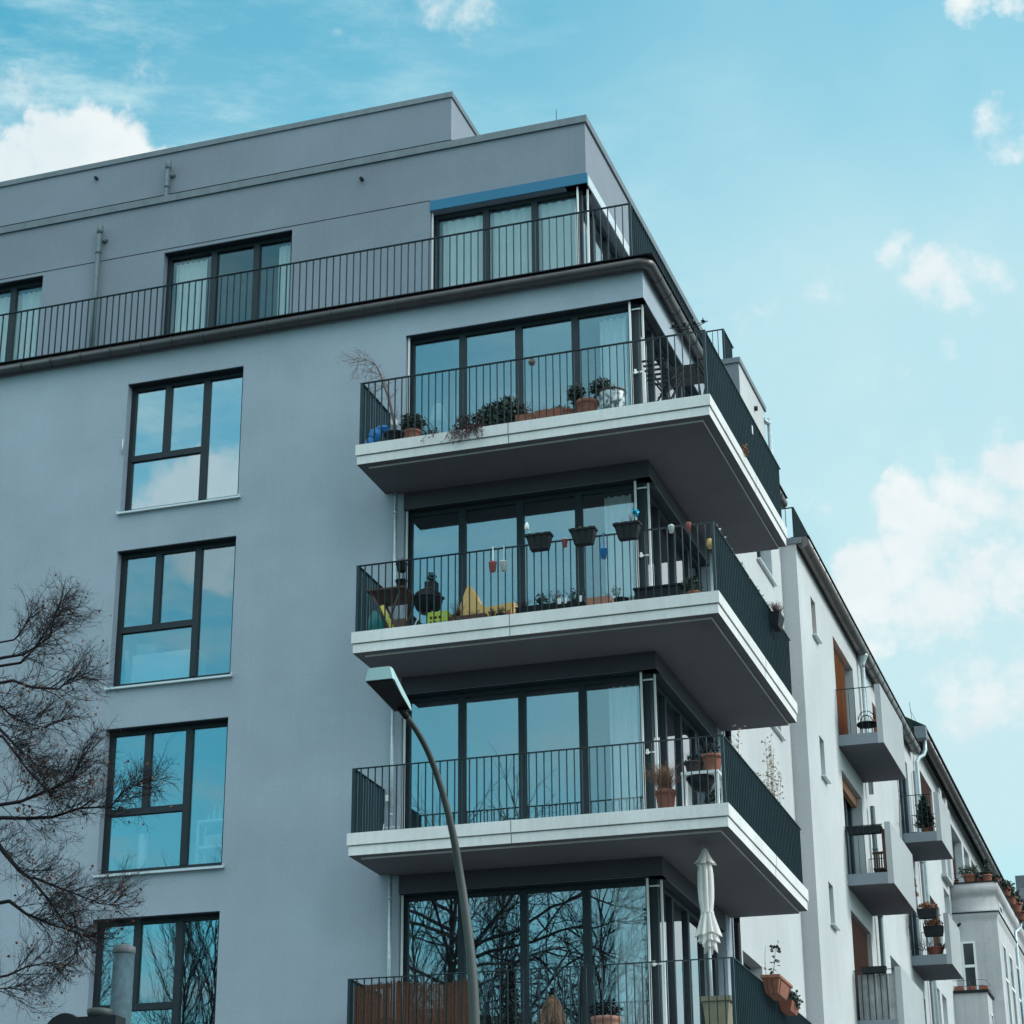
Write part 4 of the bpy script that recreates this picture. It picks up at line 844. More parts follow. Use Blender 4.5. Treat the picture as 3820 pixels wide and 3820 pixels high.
s = MB(); s.loft([[(-.68,-1.03,z),(-.37,-1.03,z),(-.37,-.88,z),(-.68,-.88,z)],[(-.71,-1.06,z+.16),(-.34,-1.06,z+.16),(-.34,-.85,z+.16),(-.71,-.85,z+.16)]]); s.build('trough', mat('pale_terracotta', (.45,.22,.15), .85, var=.15, vs=12), t)
s = MB(); stems(s, (-.42, -.95, z+.15), 8, .12, .06); s.build('foliage', LFR, t)
t = pot('potted_plant', 'dark bowl with a wiry plant right of the pale terracotta trough', -.22, -.95, z, .10, .13, DRK); s = MB(); stems(s, (-.27, -.95, z+.12), 10, .22, .10); leafball(s, (-.28, -.95, z+.26), (.08, .05, .1), 50, .03); s.build('foliage', LFD, t)
s = MB(); s.box(.0, .64, -1.05, -.75, z, z+.20); s.box(-.02, .66, -1.07, -.73, z+.201, z+.225); tag(s.build('storage_chest', BLK), 'long black storage chest by the glazed corner of the second balcony', 'chest')
t = pot('potted_shrub', 'dark shrub in an orange terracotta pot right of the black chest', .80, -.9, z, .10, .12); s = MB(); leafball(s, (.78, -.9, z+.24), (.15, .12, .11), 450, .035); s.build('foliage', LFD, t)
def hanging_planter(xc, lab, kind):
    t = thing('hanging_planter', lab, 'planter', (xc, -1.2, 13.05)); w0, w1 = .125, .18; zb, zt_ = 13.075, 13.30; n = 9
    def ring(w, d, zz):
        P = [(xc-w+2*w*i/(n*2)) for i in range(n*2+1)]
        fr = [(x, -1.275-d-.010*math.cos((x-xc)/w*math.pi*3), zz) for x in P]; bk = [(x, -1.185, zz) for x in reversed(P)]; return fr+bk
    s = MB(); s.loft([ring(w0, .03, zb), ring(w1*.97, .065, zt_-.03), ring(w1*.98, .067, zt_-.03)]); s.build('box', DRK, t)
    s = MB(); s.loft([ring(w1*1.06, .08, zt_-.0295), ring(w1*1.06, .08, zt_)]); s.build('rim', BLK, t)
    s = MB(); s.box(xc-.08, xc-.065, -1.184, -1.12, 13.10, 13.25); s.box(xc+.065, xc+.08, -1.184, -1.12, 13.10, 13.25); s.build('hook', RAIL, t)
    if kind == 1: s = MB(); leafball(s, (xc, -1.27, zt_+.0), (.16, .05, .018), 170, .03); s.build('foliage', LFB, t)
    if kind == 2:
        s = MB(); stems(s, (xc+.05, -1.26, zt_-.01), 26, .17, .05, r=.002); stems(s, (xc-.07, -1.26, zt_-.01), 8, .15, .06, r=.0015); s.build('foliage', LFB, t)
    if kind == 0:
        s = MB(); s.tube([(xc-.12, -1.26, zt_-.02), (xc-.16, -1.26, zt_+.12)], .003, 4); s.build('stick', ALU, t)
        s = MB(); s.lathe([(.005, -.06), (.035, -.03), (.03, .03), (.008, .07)], (xc-.18, -1.26, zt_+.15), 10); s.build('paper_bird', WHT, t)
    return t
hanging_planter(-1.30, 'ribbed planter box on the rail with a white paper bird, leftmost of three', 0)
hanging_planter(-.655, 'dark ribbed planter box on the rail with withered brown plants, middle of three', 1)
hanging_planter(-.02, 'ribbed rail planter box with dry stems and a blue pinwheel, rightmost of three', 2)
s = MB(); rr = random.Random(2); leafball(s, (.11, -1.27, 13.46), (.035, .03, .04), 40, .05, rr); s.tube([(.09, -1.26, 13.28), (.11, -1.27, 13.45)], .003, 4); tag(s.build('pinwheel', mat('turquoise_foil', (.02,.42,.60), .3, .3)), 'turquoise foil pinwheel stuck in the rightmost rail planter', 'pinwheel')
def can(x, zz, h, r, m, lab, strap):
    t = thing('hanging_pot', lab, 'hanging pot', (x, -1.2, zz)); s = MB(); s.lathe([(r*.72, 0), (r, h), (r*1.08, h+.004), (r*1.05, h+.012)], (x, -1.205, zz), 20); s.build('pot', m, t)
    s = MB(); s.box(x-.008, x+.008, -1.19, -1.186, zz+h, 13.235); s.box(x-.015, x+.015, -1.19, -1.12, 13.236, 13.242); s.build('strap', strap, t); return t
can(-2.01, 12.855, .13, .058, REDP, 'faded red tin pot hanging on a strap from the second balcony rail', WHT)
can(-1.845, 12.845, .13, .055, mat('white_striped_tin', (.72,.76,.78), .35, .2), 'white tin pot hanging right beside the red one', GALV)
can(-.945, 13.095, .10, .042, REDP, 'small faded red tin hanging between the left and middle rail planters', WHT)
can(-.385, 12.85, .13, .05, BLU2, 'blue tin pot hanging between the middle and right rail planters', BLU2)
can(.585, 13.11, .09, .042, mat('white_striped_tin', (.7,.7,.7)), 'small white tin hanging near the railing corner', WHT)
can(.83, 13.10, .11, .035, REDP, 'narrow red tin hanging closest to the railing corner', REDP)
s = MB(); s.lathe([(.03, 0), (.05, .06), (.04, .13), (.0, .15)], (1.09, -1.08, 12.86), 12); tag(s.build('yellow_lantern', YEL), 'small yellow lantern inside the railing corner of the second balcony', 'lantern')
s = MB(); s.lathe([(.16, 0), (.16, .30), (.10, .40), (.02, .42)], (-3.86, -.85, z), 18); tag(s.build('watering_can', GRN), 'petrol green tub under the side table', 'tub')
s = MB(); s.tube([(-3.76, -1.0, z+.42), (-3.58, -1.02, z+.02)], .035, 10); tag(s.build('rolled_bag', mat('yellow_packaging', (.62,.55,.12), .6, var=.3, vs=12)), 'yellow rolled bag leaning under the side table', 'bag')
s = MB(); s.box(-3.62, -3.42, -1.0, -.8, z, z+.2); tag(s.build('wooden_box', WOOD), 'reddish wooden box beneath the right side of the table', 'box')
# heather box hung outside on the side rail
t = thing('hanging_planter', 'dark planter with purple-brown heather hooked outside the side rail of the second balcony', 'planter', (1.27, 2.65, 12.95))
s = MB(); s.loft([[(1.20,2.42,12.90),(1.30,2.42,12.90),(1.30,2.72,12.90),(1.20,2.72,12.90)],[(1.19,2.38,13.12),(1.34,2.38,13.12),(1.34,2.76,13.12),(1.19,2.76,13.12)]]); s.build('box', DRK, t)
s = MB()
for yy in (2.45, 2.53, 2.61, 2.7): stems(s, (1.26, yy, 13.1), 60, .20, .12, r=.003)
s.build('foliage', LFR, t)
s = MB(); rr = random.Random(8)
for i in range(46):
    y = -1.0+i*.1; s.leaf((1.16, y, 13.225+rr.uniform(0, .012)), rr.uniform(.03, .055), rr)
tag(s.build('string_of_ornaments', mat('shell', (.45,.42,.38), .7)), 'string of little pale shells along the side handrail of the second balcony', 'garland')

# --- third balcony (floor 9.24)
z = FT[2]
t = pot('potted_grass', 'tall dry brown grass in a reddish pot behind the third balcony rail', .29, -.85, z, .14, .32, mat('dark_terracotta', (.26,.09,.06), .85, var=.15, vs=10))
s = MB(); rr = random.Random(12)
for i in range(330):
    a = rr.uniform(0, 6.283); sp = .26*rr.random()**.7; hh = rr.uniform(.25, .58); x0, y0 = .29+rr.gauss(0,.04), -.85+rr.gauss(0,.04)
    p = [(x0+math.cos(a)*sp*t_**1.7-.03*t_, y0+math.sin(a)*sp*.7*t_**1.7, z+.28+hh*(t_-.28*t_**3)) for t_ in (0,.3,.6,.85,1)]; s.tube(p, [.003,.003,.0028,.002,.001], 3, False)
s.build('foliage', STR, t)
t = thing('plant_table', 'white plant table at the corner of the third balcony', 'table', (.80, -.85, z))
s = MB(); s.box(.555, 1.06, -1.05, -.65, z+.46, z+.50); s.build('table_top', WHT, t)
for x in (.585, 1.03):
    for y in (-1.02, -.68): s = MB(); s.box(x-.025, x+.025, y-.02, y+.02, z, z+.459); s.build('leg', WHT, t)
s = MB(); s.lathe([(.20, .0), (.10, -.16), (.0, -.18)], (.78, -.85, z+.44), 18); s.build('hanging_bowl', BLK, t)
t = pot('potted_plant', 'dark ribbed bowl with grey plant on the left of the white plant table', .70, -.88, z+.50, .13, .17, mat('dark_brown_pot', (.05,.035,.03), .6)); s = MB(); stems(s, (.68, -.88, z+.64), 40, .17, .13, r=.003); leafball(s, (.70, -.88, z+.72), (.12, .08, .07), 130, .03); s.build('foliage', DRK, t)
t = pot('potted_plant', 'large orange terracotta pot on the right of the white plant table', .94, -.86, z+.50, .14, .25); s = MB(); leafball(s, (.92, -.86, z+.84), (.15, .10, .09), 250, .03); s.build('foliage', DRK, t)
t = pot('potted_shrub', 'dark shrub in the shade below the white plant table', .93, -.55, z, .12, .15, BLK); s = MB(); leafball(s, (.90, -.6, z+.25), (.14, .12, .12), 300, .035); s.build('foliage', LFD, t)
s = MB()
for i, q in enumerate(((-3.98, -1.0), (-3.82, -.95), (-3.66, -.9), (-3.55, -1.0))):
    for j in range(3): s.box(q[0]-.1, q[0]+.1, q[1]-.03+j*.02, q[1]-.015+j*.02, z+.02+.02*i, z+.032+.02*i)
s.tube([(-3.72, -.95, z), (-3.70, -.95, z+.16)], .008, 5); tag(s.build('drying_rack', ALU), 'folded light metal rack lying at the left end of the third balcony', 'rack')
def bamboo(lab, x, y, z0, h, n, seed):
    t = thing('bamboo_plant', lab, 'plant', (x, y, z0)); rr = random.Random(seed); s = MB(); lf = MB(); s2 = MB(); s2.lathe(pot_prof(.14, .25), (x, y, z0), 18); s2.build('pot', BLK, t)
    for i in range(n):
        hh = h*rr.uniform(.6, 1.); a = rr.uniform(0, 6.28); sp = rr.uniform(.03, .38); p = [Vector((x+math.cos(a)*sp*.5*t_, y+math.sin(a)*sp*t_, z0+.2+hh*t_)) for t_ in (0,.25,.5,.75,1)]
        s.tube(p, [.005,.004,.0035,.003,.0015], 4, False)
        for k in range(26):
            t_ = rr.uniform(.25, 1); j = min(int(t_*4), 3); q = p[j].lerp(p[j+1], t_*4-j); e = q+Vector((rr.gauss(0,.03), rr.gauss(0,.10), rr.uniform(-.01,.07)))
            s.tube([q, e], .0012, 3, False)
            for _ in range(3): lf.leaf(e, rr.uniform(.018,.04), rr, -.2)
    s.build('cane', STR, t); lf.build('foliage', mat('pale_bamboo_leaf', (.42,.36,.28), .8, var=.4, vs=20), t)
bamboo('thin dry bamboo behind the near part of the third balcony side rail', .85, 1.1, z, 1.62, 4, 21)
bamboo('taller dry bamboo with tan leaves at the far end of the third balcony side rail', .85, 3.6, z, 2.15, 9, 22)
bamboo('medium dry bamboo in the middle of the third balcony side rail', .85, 2.7, z, 1.5, 4, 23)

# --- lowest balcony (floor 6.29)
z = FT[3]
s = MB(); rr = random.Random(31); x = -4.02
while x < -2.40:
    h = .86+.03*math.sin(x*5)+rr.gauss(0, .012); s.tube([(x, -1.10+rr.gauss(0,.003), z), (x+rr.gauss(0,.004), -1.10, z+h)], .006, 5, False); x += .0125
for y in range(80): s.tube([(-4.04, -1.08+y*.0125, z), (-4.04, -1.08+y*.0125, z+.86+rr.gauss(0,.01))], .006, 4, False)
s.box(-4.02, -2.4, -1.091, -1.089, z+.3, z+.31); s.box(-4.02, -2.4, -1.091, -1.089, z+.6, z+.61)
tag(s.build('reed_screen', REED), 'brown reed screen tied inside the left half of the lowest balcony rail', 'screen')
t = thing('wooden_chair', 'brown wooden chair back rising above the reed screen', 'chair', (-3.9, -.7, z))
s = MB(); s.box(-4.0, -3.62, -.82, -.79, z+.86, z+.92); s.box(-3.93, -3.90, -.815, -.795, z, z+.859); s.box(-3.70, -3.67, -.815, -.795, z, z+.859); s.build('backrest', WOOD, t); s = MB(); s.box(-3.98, -3.64, -.78, -.40, z+.44, z+.47); s.build('seat', WOOD, t)
t = pot('potted_cypress', 'slim dark cypress standing behind the lowest balcony rail right of the lamp post', -1.93, -.75, z, .13, .22, BLK); s = MB()
for i in range(9): leafball(s, (-1.93, -.75, z+.3+i*.09), (.16*(1-i/11), .16*(1-i/11), .1), 260, .035)
s.build('foliage', mat('black_green_cypress', (.010,.016,.014), .7), t)
t = pot('potted_grass', 'mop of straw-coloured dry grass in a pot behind the lowest balcony rail', -1.30, -.85, z, .13, .14); s = MB(); rr = random.Random(33)
for i in range(700):
    a = rr.uniform(0, 6.283); b = rr.random()**.5; r_ = .21*b; hh = .52*math.sqrt(max(.05, 1-b*b*.8))
    p = [(-1.33+math.cos(a)*r_*t_**.7+rr.gauss(0,.004), -.85+math.sin(a)*r_*.8*t_**.7, z+.14+hh*math.sin(min(1.57, t_*1.9))-(max(0, t_-.6)**1.5)*.75*b) for t_ in (0,.25,.5,.75,1)]; s.tube(p, .0022, 3, False)
s.build('foliage', mat('pale_straw', (.32,.20,.13), .9, var=.4, vs=25), t)
t = pot('potted_shrub', 'dark shrub in a wide pink terracotta pot on the lowest balcony', -.60, -.85, z, .19, .32, mat('pink_terracotta', (.42,.20,.15), .85, var=.15, vs=10)); s = MB(); leafball(s, (-.6, -.85, z+.42), (.23, .17, .12), 500, .04); s.build('foliage', DRK, t)
t = thing('parasol', 'closed cream parasol standing upright on the lowest balcony', 'parasol', (.69, -.5, z))
s = MB(); s.tube([(.73, -.5, z), (.72, -.5, 7.5), (.71, -.5, 8.8)], .019, 10); s.build('pole', ALU, t)
def foldring(cx, cy, zz, r, n, amp, ph=0., wob=0.):
    return [(cx+(r*(1+amp*math.cos(n*6.283*j/72+ph)+wob*math.sin(2*6.283*j/72+ph)))*math.cos(6.283*j/72), cy+(r*(1+amp*math.cos(n*6.283*j/72+ph)))*math.sin(6.283*j/72), zz) for j in range(72)]
rf = random.Random(61)
def drape(s, cx, cy, prof, n, amp, hem, seed, m=96):
    # folded cloth: prof = (radius, z, fold depth); the last ring gets a ragged hem
    rq = random.Random(seed); ph = [rq.uniform(-.25, .25) for _ in range(n)]; am = [rq.uniform(.6, 1.3) for _ in range(n)]; hz = [rq.uniform(-1, 1) for _ in range(n)]
    rings = []
    for k, (r, z, f) in enumerate(prof):
        ring = []
        for j in range(m):
            a = 6.283*j/m; q = (a/6.283*n) % n; i = int(q) % n; t_ = q-int(q); fold = abs(math.sin(math.pi*(t_+ph[i]*math.sin(math.pi*t_)*.5)))**.8
            rad = r*(1-f*amp*(1-fold)*am[i]); zz = z+(hem*(hz[i]*.6*math.sin(math.pi*t_)+(1-fold)*.7) if k == len(prof)-1 else 0)
            ring.append((cx+rad*math.cos(a), cy+rad*math.sin(a), zz))
        rings.append(ring)
    b_ = len(s.v)
    for ring in rings: s.v += ring
    for k in range(len(rings)-1):
        for j in range(m):
            s.f.append((b_+k*m+j, b_+k*m+(j+1) % m, b_+(k+1)*m+(j+1) % m, b_+(k+1)*m+j)); s.sm.append(True)
s = MB()
drape(s, .705, -.5, [(.03, 8.70, 0), (.085, 8.66, .5), (.108, 8.5, .8), (.112, 8.3, .9), (.105, 8.15, .8), (.086, 8.0, .35), (.082, 7.97, .2)], 7, .42, 0, 1)
drape(s, .71, -.5, [(.083, 7.968, .2), (.10, 7.91, .5), (.125, 7.83, .8), (.155, 7.74, .9), (.185, 7.655, 1)], 9, .50, .06, 2)
drape(s, .715, -.5, [(.075, 7.85, .3), (.12, 7.70, .8), (.155, 7.56, 1)], 8, .55, .07, 3)
drape(s, .73, -.5, [(.05, 7.75, .3), (.09, 7.6, .8), (.105, 7.47, 1)], 6, .6, .08, 4)
s.build('canopy', CANV, t)
s = MB(); drape(s, .706, -.5, [(.012, 8.835, 0), (.036, 8.815, .1), (.06, 8.76, .2), (.10, 8.68, .5), (.155, 8.615, .9)], 6, .35, .03, 5); s.build('canopy_cap', CANV, t)
s = MB(); s.loft([foldring(.71,-.5,7.957,.088,8,.02), foldring(.71,-.5,7.979,.088,8,.02)]); s.build('tie_band', CANV, t)
t = thing('tall_planter', 'tall beige square planter under the parasol on the lowest balcony', 'planter', (.9, -.95, z)); BEI = mat('beige_planter', (.28,.25,.17), .8, var=.25, vs=6)
s = MB(); s.loft([[(.77,-1.05,z),(1.03,-1.05,z),(1.03,-.80,z),(.77,-.80,z)],[(.73,-1.08,z+.42),(1.07,-1.08,z+.42),(1.07,-.77,z+.42),(.73,-.77,z+.42)]]); s.build('box', BEI, t); s = MB(); s.box(.70, 1.10, -1.10, -.75, z+.421, z+.48); s.build('rim', BEI, t)
t = thing('rail_planter', 'orange flower box with a leafy plant hung outside the lowest balcony side rail', 'planter', (1.3, .8, 7.2))
s = MB(); s.loft([[(1.20,.62,7.09),(1.36,.62,7.09),(1.36,1.22,7.09),(1.20,1.22,7.09)],[(1.18,.52,7.27),(1.41,.52,7.27),(1.41,1.34,7.27),(1.18,1.34,7.27)]]); s.build('box', TER, t)
s = MB(); s.loft([[(1.165,.49,7.2705),(1.425,.49,7.2705),(1.425,1.37,7.2705),(1.165,1.37,7.2705)],[(1.165,.49,7.31),(1.425,.49,7.31),(1.425,1.37,7.31),(1.165,1.37,7.31)]]); s.build('rim', TER, t)
s = MB()
for a in ((1.23, .57), (1.30, .57)): s.tube([(a[0], .52, 7.31), (a[0]+.02, .575, 7.06)], .006, 4)
s.tube([(1.425, .62, 7.30), (1.375, .64, 7.07), (1.375, 1.2, 7.07)], .006, 4); s.tube([(1.425, 1.25, 7.30), (1.375, 1.2, 7.07)], .006, 4); s.build('wire_holder', RAIL, t)
s = MB(); rr = random.Random(41); p = [Vector((1.28, .85, 7.29)), Vector((1.27, .86, 7.42)), Vector((1.29, .88, 7.55)), Vector((1.30, .9, 7.68)), Vector((1.305, .92, 7.76))]; s.tube(p, [.006,.005,.004,.003,.002], 5, False)
for q in p[1:]:
    for _ in range(7): s.leaf(q+Vector((rr.gauss(0,.02), rr.gauss(0,.04), rr.gauss(0,.03))), rr.uniform(.05,.075), rr)
s.tube([(1.22, .6, 7.3), (1.21, .62, 7.5), (1.23, .6, 7.72)], .003, 4); [s.leaf((1.215, .62, 7.3+.09*i), .055, rr) for i in range(3)]; s.build('foliage', LFD, t)
t = thing('rail_planter', 'small reddish pot with a drooping plant behind the orange flower box', 'planter', (1.28, 1.8, 7.15))
s = MB(); s.loft([[(1.20,1.6,7.02),(1.33,1.6,7.02),(1.33,2.05,7.02),(1.20,2.05,7.02)],[(1.18,1.55,7.15),(1.37,1.55,7.15),(1.37,2.1,7.15),(1.18,2.1,7.15)]]); s.build('box', mat('dark_terracotta', (.26,.09,.06)), t)
s = MB(); leafball(s, (1.34, 1.85, 7.2), (.08, .22, .11), 260, .045); s.build('foliage', LFD, t)

# ================================================================== things on the white building's balconies
t = thing('wire_chair', 'round-backed black wire chair on the topmost grey box balcony', 'chair', (.72, 14.4, 14.4)); z = 14.4
s = MB(); s.tube([(.55+0*i, 14.4, 0) for i in range(2)], .001, 3, False) if False else None
for r_, zz in ((.16, 0), (.12, -.05)):
    s = MB(); s.tube([(.70-r_*math.cos(a), 14.45, z+.62+zz+r_*1.1*math.sin(a)) for a in [math.pi*i/10 for i in range(11)]], .009, 5); s.build('backrest', BLK, t)
s = MB()
for i in range(-3, 4): s.tube([(.70+i*.045, 14.46, z+.47), (.70+i*.045+.05, 14.46, z+.70)], .003, 3); s.tube([(.70+i*.045, 14.46, z+.47), (.70+i*.045-.05, 14.46, z+.70)], .003, 3)
s.build('wire_mesh', BLK, t)
s = MB(); s.lathe([(.20, 0), (.21, .02), (.20, .05)], (.74, 14.25, z+.42), 20); s.build('seat', BLK, t)
for a in (.7, 2.4, 3.9, 5.5): s = MB(); s.tube([(.74+.15*math.cos(a), 14.25+.15*math.sin(a), z+.42), (.74+.2*math.cos(a), 14.25+.2*math.sin(a), z)], .011, 5); s.build('leg', BLK, t)
t = thing('wooden_armchair', 'brown slatted wooden armchair on the second grey box balcony', 'chair', (.85, 14.1, 11.62)); z = 11.62
s = MB()
for i in range(6): s.box(.72+i*.045, .745+i*.045, 14.0, 14.02, z+.25, z+.52)
s.box(.70, 1.0, 13.995, 14.025, z+.521, z+.57); s.box(.70, 1.0, 13.995, 14.025, z+.22, z+.249); s.build('backrest', WOOD, t)
s = MB(); s.box(.70, 1.0, 14.03, 14.45, z+.2, z+.23); s.build('seat', WOOD, t)
for x in (.705, .97):
    for y in (14.0, 14.42): s = MB(); s.box(x, x+.03, y+.03, y+.06, z, z+.199); s.build('leg', WOOD, t)
s = MB(); s.loft([[(.36,13.36,12.41),(.97,13.36,12.41),(.97,13.5,12.41),(.36,13.5,12.41)],[(.34,13.355,12.55),(1.0,13.355,12.55),(1.0,13.52,12.55),(.34,13.52,12.55)]]); tag(s.build('planter_box', DRK), 'long dark planter inside the rail of the second grey box balcony', 'planter')
s = MB(); s.box(.985, 1.06, 13.5, 15.9, 11.7, 12.5); tag(s.build('wooden_screen', WOOD), 'brown wooden boards inside the parapet of the second grey box balcony', 'screen')
s = MB(); MBm = mat('translucent_sheet', (.36,.38,.38), .6, var=.3, vs=5, streak=.3)
for i in range(6): s.box(XC+.06+i*.115, XC+.17+i*.115, 13.375, 13.383, 8.85, 9.70)
tag(s.build('privacy_sheet', MBm), 'grey weathered privacy sheets tied on the lowest grey box balcony rail', 'screen')
s = MB(); s.loft([[(.48,13.22,9.70),(.90,13.22,9.70),(.90,13.36,9.70),(.48,13.36,9.70)],[(.46,13.21,9.82),(.92,13.21,9.82),(.92,13.37,9.82),(.46,13.37,9.82)]]); tag(s.build('planter_box', DRK), 'dark planter on the rail above the grey privacy sheets', 'planter')
t = pot('potted_conifer', 'small cone-shaped conifer in an orange pot on the upper far box balcony', .80, 21.75, 14.34, .13, .20); s = MB(); rr = random.Random(51)
for i in range(11): leafball(s, (.76, 21.75, 14.62+i*.062), (.225*(1-i/12)+.02, .2*(1-i/12)+.02, .07), 150, .06, rr)
s.build('foliage', LFD, t)
pot('empty_pot', 'low wide terracotta bowl left of the conifer on the far box balcony', .52, 21.7, 14.34, .13, .11)
t = thing('climbing_plant', 'leafless climber growing up the wall by the far box balconies', 'plant', (.4, 23.2, 12)); s = MB(); rr = random.Random(52)
for q in range(3):
    p = [Vector((.37, 20.9+rr.gauss(0,.1), 11.6))]
    for k in range(22): p.append(p[-1]+Vector((rr.gauss(0,.008), rr.gauss(0,.05), .22)))
    s.tube(p, .007, 4, False)
    for u in p[::2]: branchy(s, u, (0.1, rr.gauss(0,1), .4), .25, .004, 1, rr, 3, .7, 0, 3, 3)
s.build('stem', TWIG, t)
def dbox(x0, x1, y, z0, z1, lab, pm=DRK, fm=LFB):
    t = thing('flower_box', lab, 'planter', ((x0+x1)/2, y, z0)); s = MB(); s.loft([[(x0+.03,y-.08,z0),(x1-.03,y-.08,z0),(x1-.03,y+.08,z0),(x0+.03,y+.08,z0)],[(x0,y-.1,z1),(x1,y-.1,z1),(x1,y+.1,z1),(x0,y+.1,z1)]]); s.build('box', pm, t)
    s = MB(); leafball(s, ((x0+x1)/2, y, z1+.06), ((x1-x0)/2, .1, .11), 380, .045); s.build('foliage', fm, t)
dbox(.53, .97, 21.0, 12.33, 12.53, 'dark flower box with brown heather hung highest on the lower far balcony')
dbox(.60, 1.04, 21.28, 11.98, 12.2, 'second dark flower box with brown heather below the first on the lower far balcony')
t = pot('potted_plant', 'reddish bowl with a bare shrub on the floor of the lower far balcony', .80, 21.5, 11.56, .19, .21, mat('dark_terracotta', (.26,.09,.06))); s = MB(); rr = random.Random(53)
for i in range(12): branchy(s, (.62+rr.gauss(0,.08), 21.5, 11.72), (rr.gauss(0,.6), rr.gauss(0,.3), .8), .28, .008, 1, rr, 3, .7, 0, 3, 4)
leafball(s, (.95, 21.5, 11.8), (.12, .1, .06), 80, .04); s.build('foliage', TWIG, t)
t = thing('rail_plant', 'brown withered plant hanging from the second box balcony parapet end', 'plant', (.9, 20.6, 12.7)); s = MB(); leafball(s, (.50, 20.6, 12.98), (.12, .1, .06), 90, .06); leafball(s, (.53, 20.6, 12.80), (.12, .1, .05), 80, .06); s.build('foliage', LFB, t)
# plants on the old bay terraces
for i, (x, y, r_, h_, fr, lab) in enumerate(((.43, 29.65, .06, .12, .03, 'tiny pot at the left end of the old bay terrace'), (.77, 29.7, .17, .28, .26, 'big orange pot with a spreading green shrub on the old bay terrace'),
        (1.0, 29.75, .10, .16, .17, 'dark leafy plant between the two orange pots on the old bay terrace'), (1.22, 29.65, .13, .24, .14, 'second orange pot with a dark conical plant on the old bay terrace'), (1.42, 29.9, .08, .18, .10, 'small orange pot at the corner of the old bay terrace'))):
    t = pot('potted_plant', lab, x, y, 14.98, r_, h_, TER); s = MB(); leafball(s, (x, y, 14.98+h_+fr*.45), (fr*1.1, fr, fr*.6), int(120+fr*1500), .05)
    if i == 3: [leafball(s, (x, y, 15.3+j*.06), (.09*(1-j/6), .09*(1-j/6), .05), 60, .045) for j in range(6)]
    s.build('foliage', LFD if i != 1 else LFG, t)
for i, (x, y, r_, h_, fr) in enumerate(((1.5, 31.2, .16, .2, .22), (1.5, 32.3, .18, .22, .26), (1.52, 33.3, .2, .25, .22), (1.55, 34.4, .2, .24, .24))):
    t = pot('potted_plant', ('nearest', 'second', 'third', 'farthest')[i]+' dark bushy plant along the street side of the old bay terrace', x, y, 14.98, r_, h_, TER, group='plants along the side of the bay terrace'); s = MB(); leafball(s, (x, y, 14.98+h_+fr*.3), (fr, fr*1.3, fr*.8), 420, .07); s.build('foliage', LFD, t)
for x, lab in ((.42, 'left terracotta trough on the lower old bay'), (.72, 'wide terracotta trough in the middle of the lower old bay'), (1.02, 'terracotta trough at the corner of the lower old bay')):
    s = MB(); s.box(x-.11, x+.11, 28.35, 28.5, 12.011, 12.14); tag(s.build('flower_trough', TER), lab, 'planter')

# ================================================================== street lamp
t = thing('street_lamp', 'curved grey-green street lamp with a boxy pale head in front of the balconies', 'street lamp', (1.84, -13.2, 0))
P = [(1.86,-13.2,0),(1.85,-13.2,3),(1.83,-13.2,4.432),(1.797,-13.2,4.943),(1.742,-13.2,5.359),(1.715,-13.23,5.575),(1.70,-13.3,5.789),(1.668,-13.4,6.049),(1.618,-13.55,6.328),(1.572,-13.75,6.519),(1.517,-14.0,6.651)]
# smooth the centre line
Q = []
for i in range(len(P)-1):
    p0, p1, p2, p3 = [Vector(P[max(0, min(len(P)-1, i+k))]) for k in (-1, 0, 1, 2)]
    for j in range(5):
        u = j/5; Q.append(.5*((2*p1)+(p2-p0)*u+(2*p0-5*p1+4*p2-p3)*u*u+(3*p1-p0-3*p2+p3)*u**3))
Q.append(Vector(P[-1]))
for _ in range(3): Q = [Q[0]]+[(Q[i-1]+Q[i]*2+Q[i+1])/4 for i in range(1, len(Q)-1)]+[Q[-1]]
s = MB(); n_ = len(Q); s.tube(Q, [.021+.020*min(1, (6.651-p.z)/2.2)+.02*max(0, (4.4-p.z)/4.4) for p in Q], 18); s.build('pole', STEELG, t)
def hring(y, z0, z1, xl, xr, ins): return [(xl, y, z0), (xr, y, z0), (xr+.0, y, z0+.012), (xr-ins, y, z1-.012), (xr-ins-.014, y, z1), (xl+ins+.014, y, z1), (xl+ins, y, z1-.012), (xl, y, z0+.012)]
s = MB(); s.loft([hring(-13.93, 6.655, 6.72, 1.445, 1.575, .01), hring(-13.98, 6.655, 6.735, 1.44, 1.58, .01), hring(-14.3, 6.672, 6.775, 1.455, 1.63, .014), hring(-14.57, 6.688, 6.79, 1.462, 1.682, .016), hring(-14.61, 6.69, 6.785, 1.466, 1.678, .018)]); s.build('lamp_head', LAMPH, t)
s = MB(); s.loft([[(1.452, -13.96, 6.652), (1.572, -13.96, 6.652), (1.572, -13.96, 6.6545), (1.452, -13.96, 6.6545)], [(1.470, -14.595, 6.680), (1.672, -14.595, 6.680), (1.672, -14.595, 6.6885), (1.470, -14.595, 6.6885)]]); s.build('lamp_glass', LAMPG, t)
s = MB(); s.tube([(1.535, -13.93, 6.61), (1.515, -14.0, 6.655)], .027, 14); s.build('collar', DRK, t)

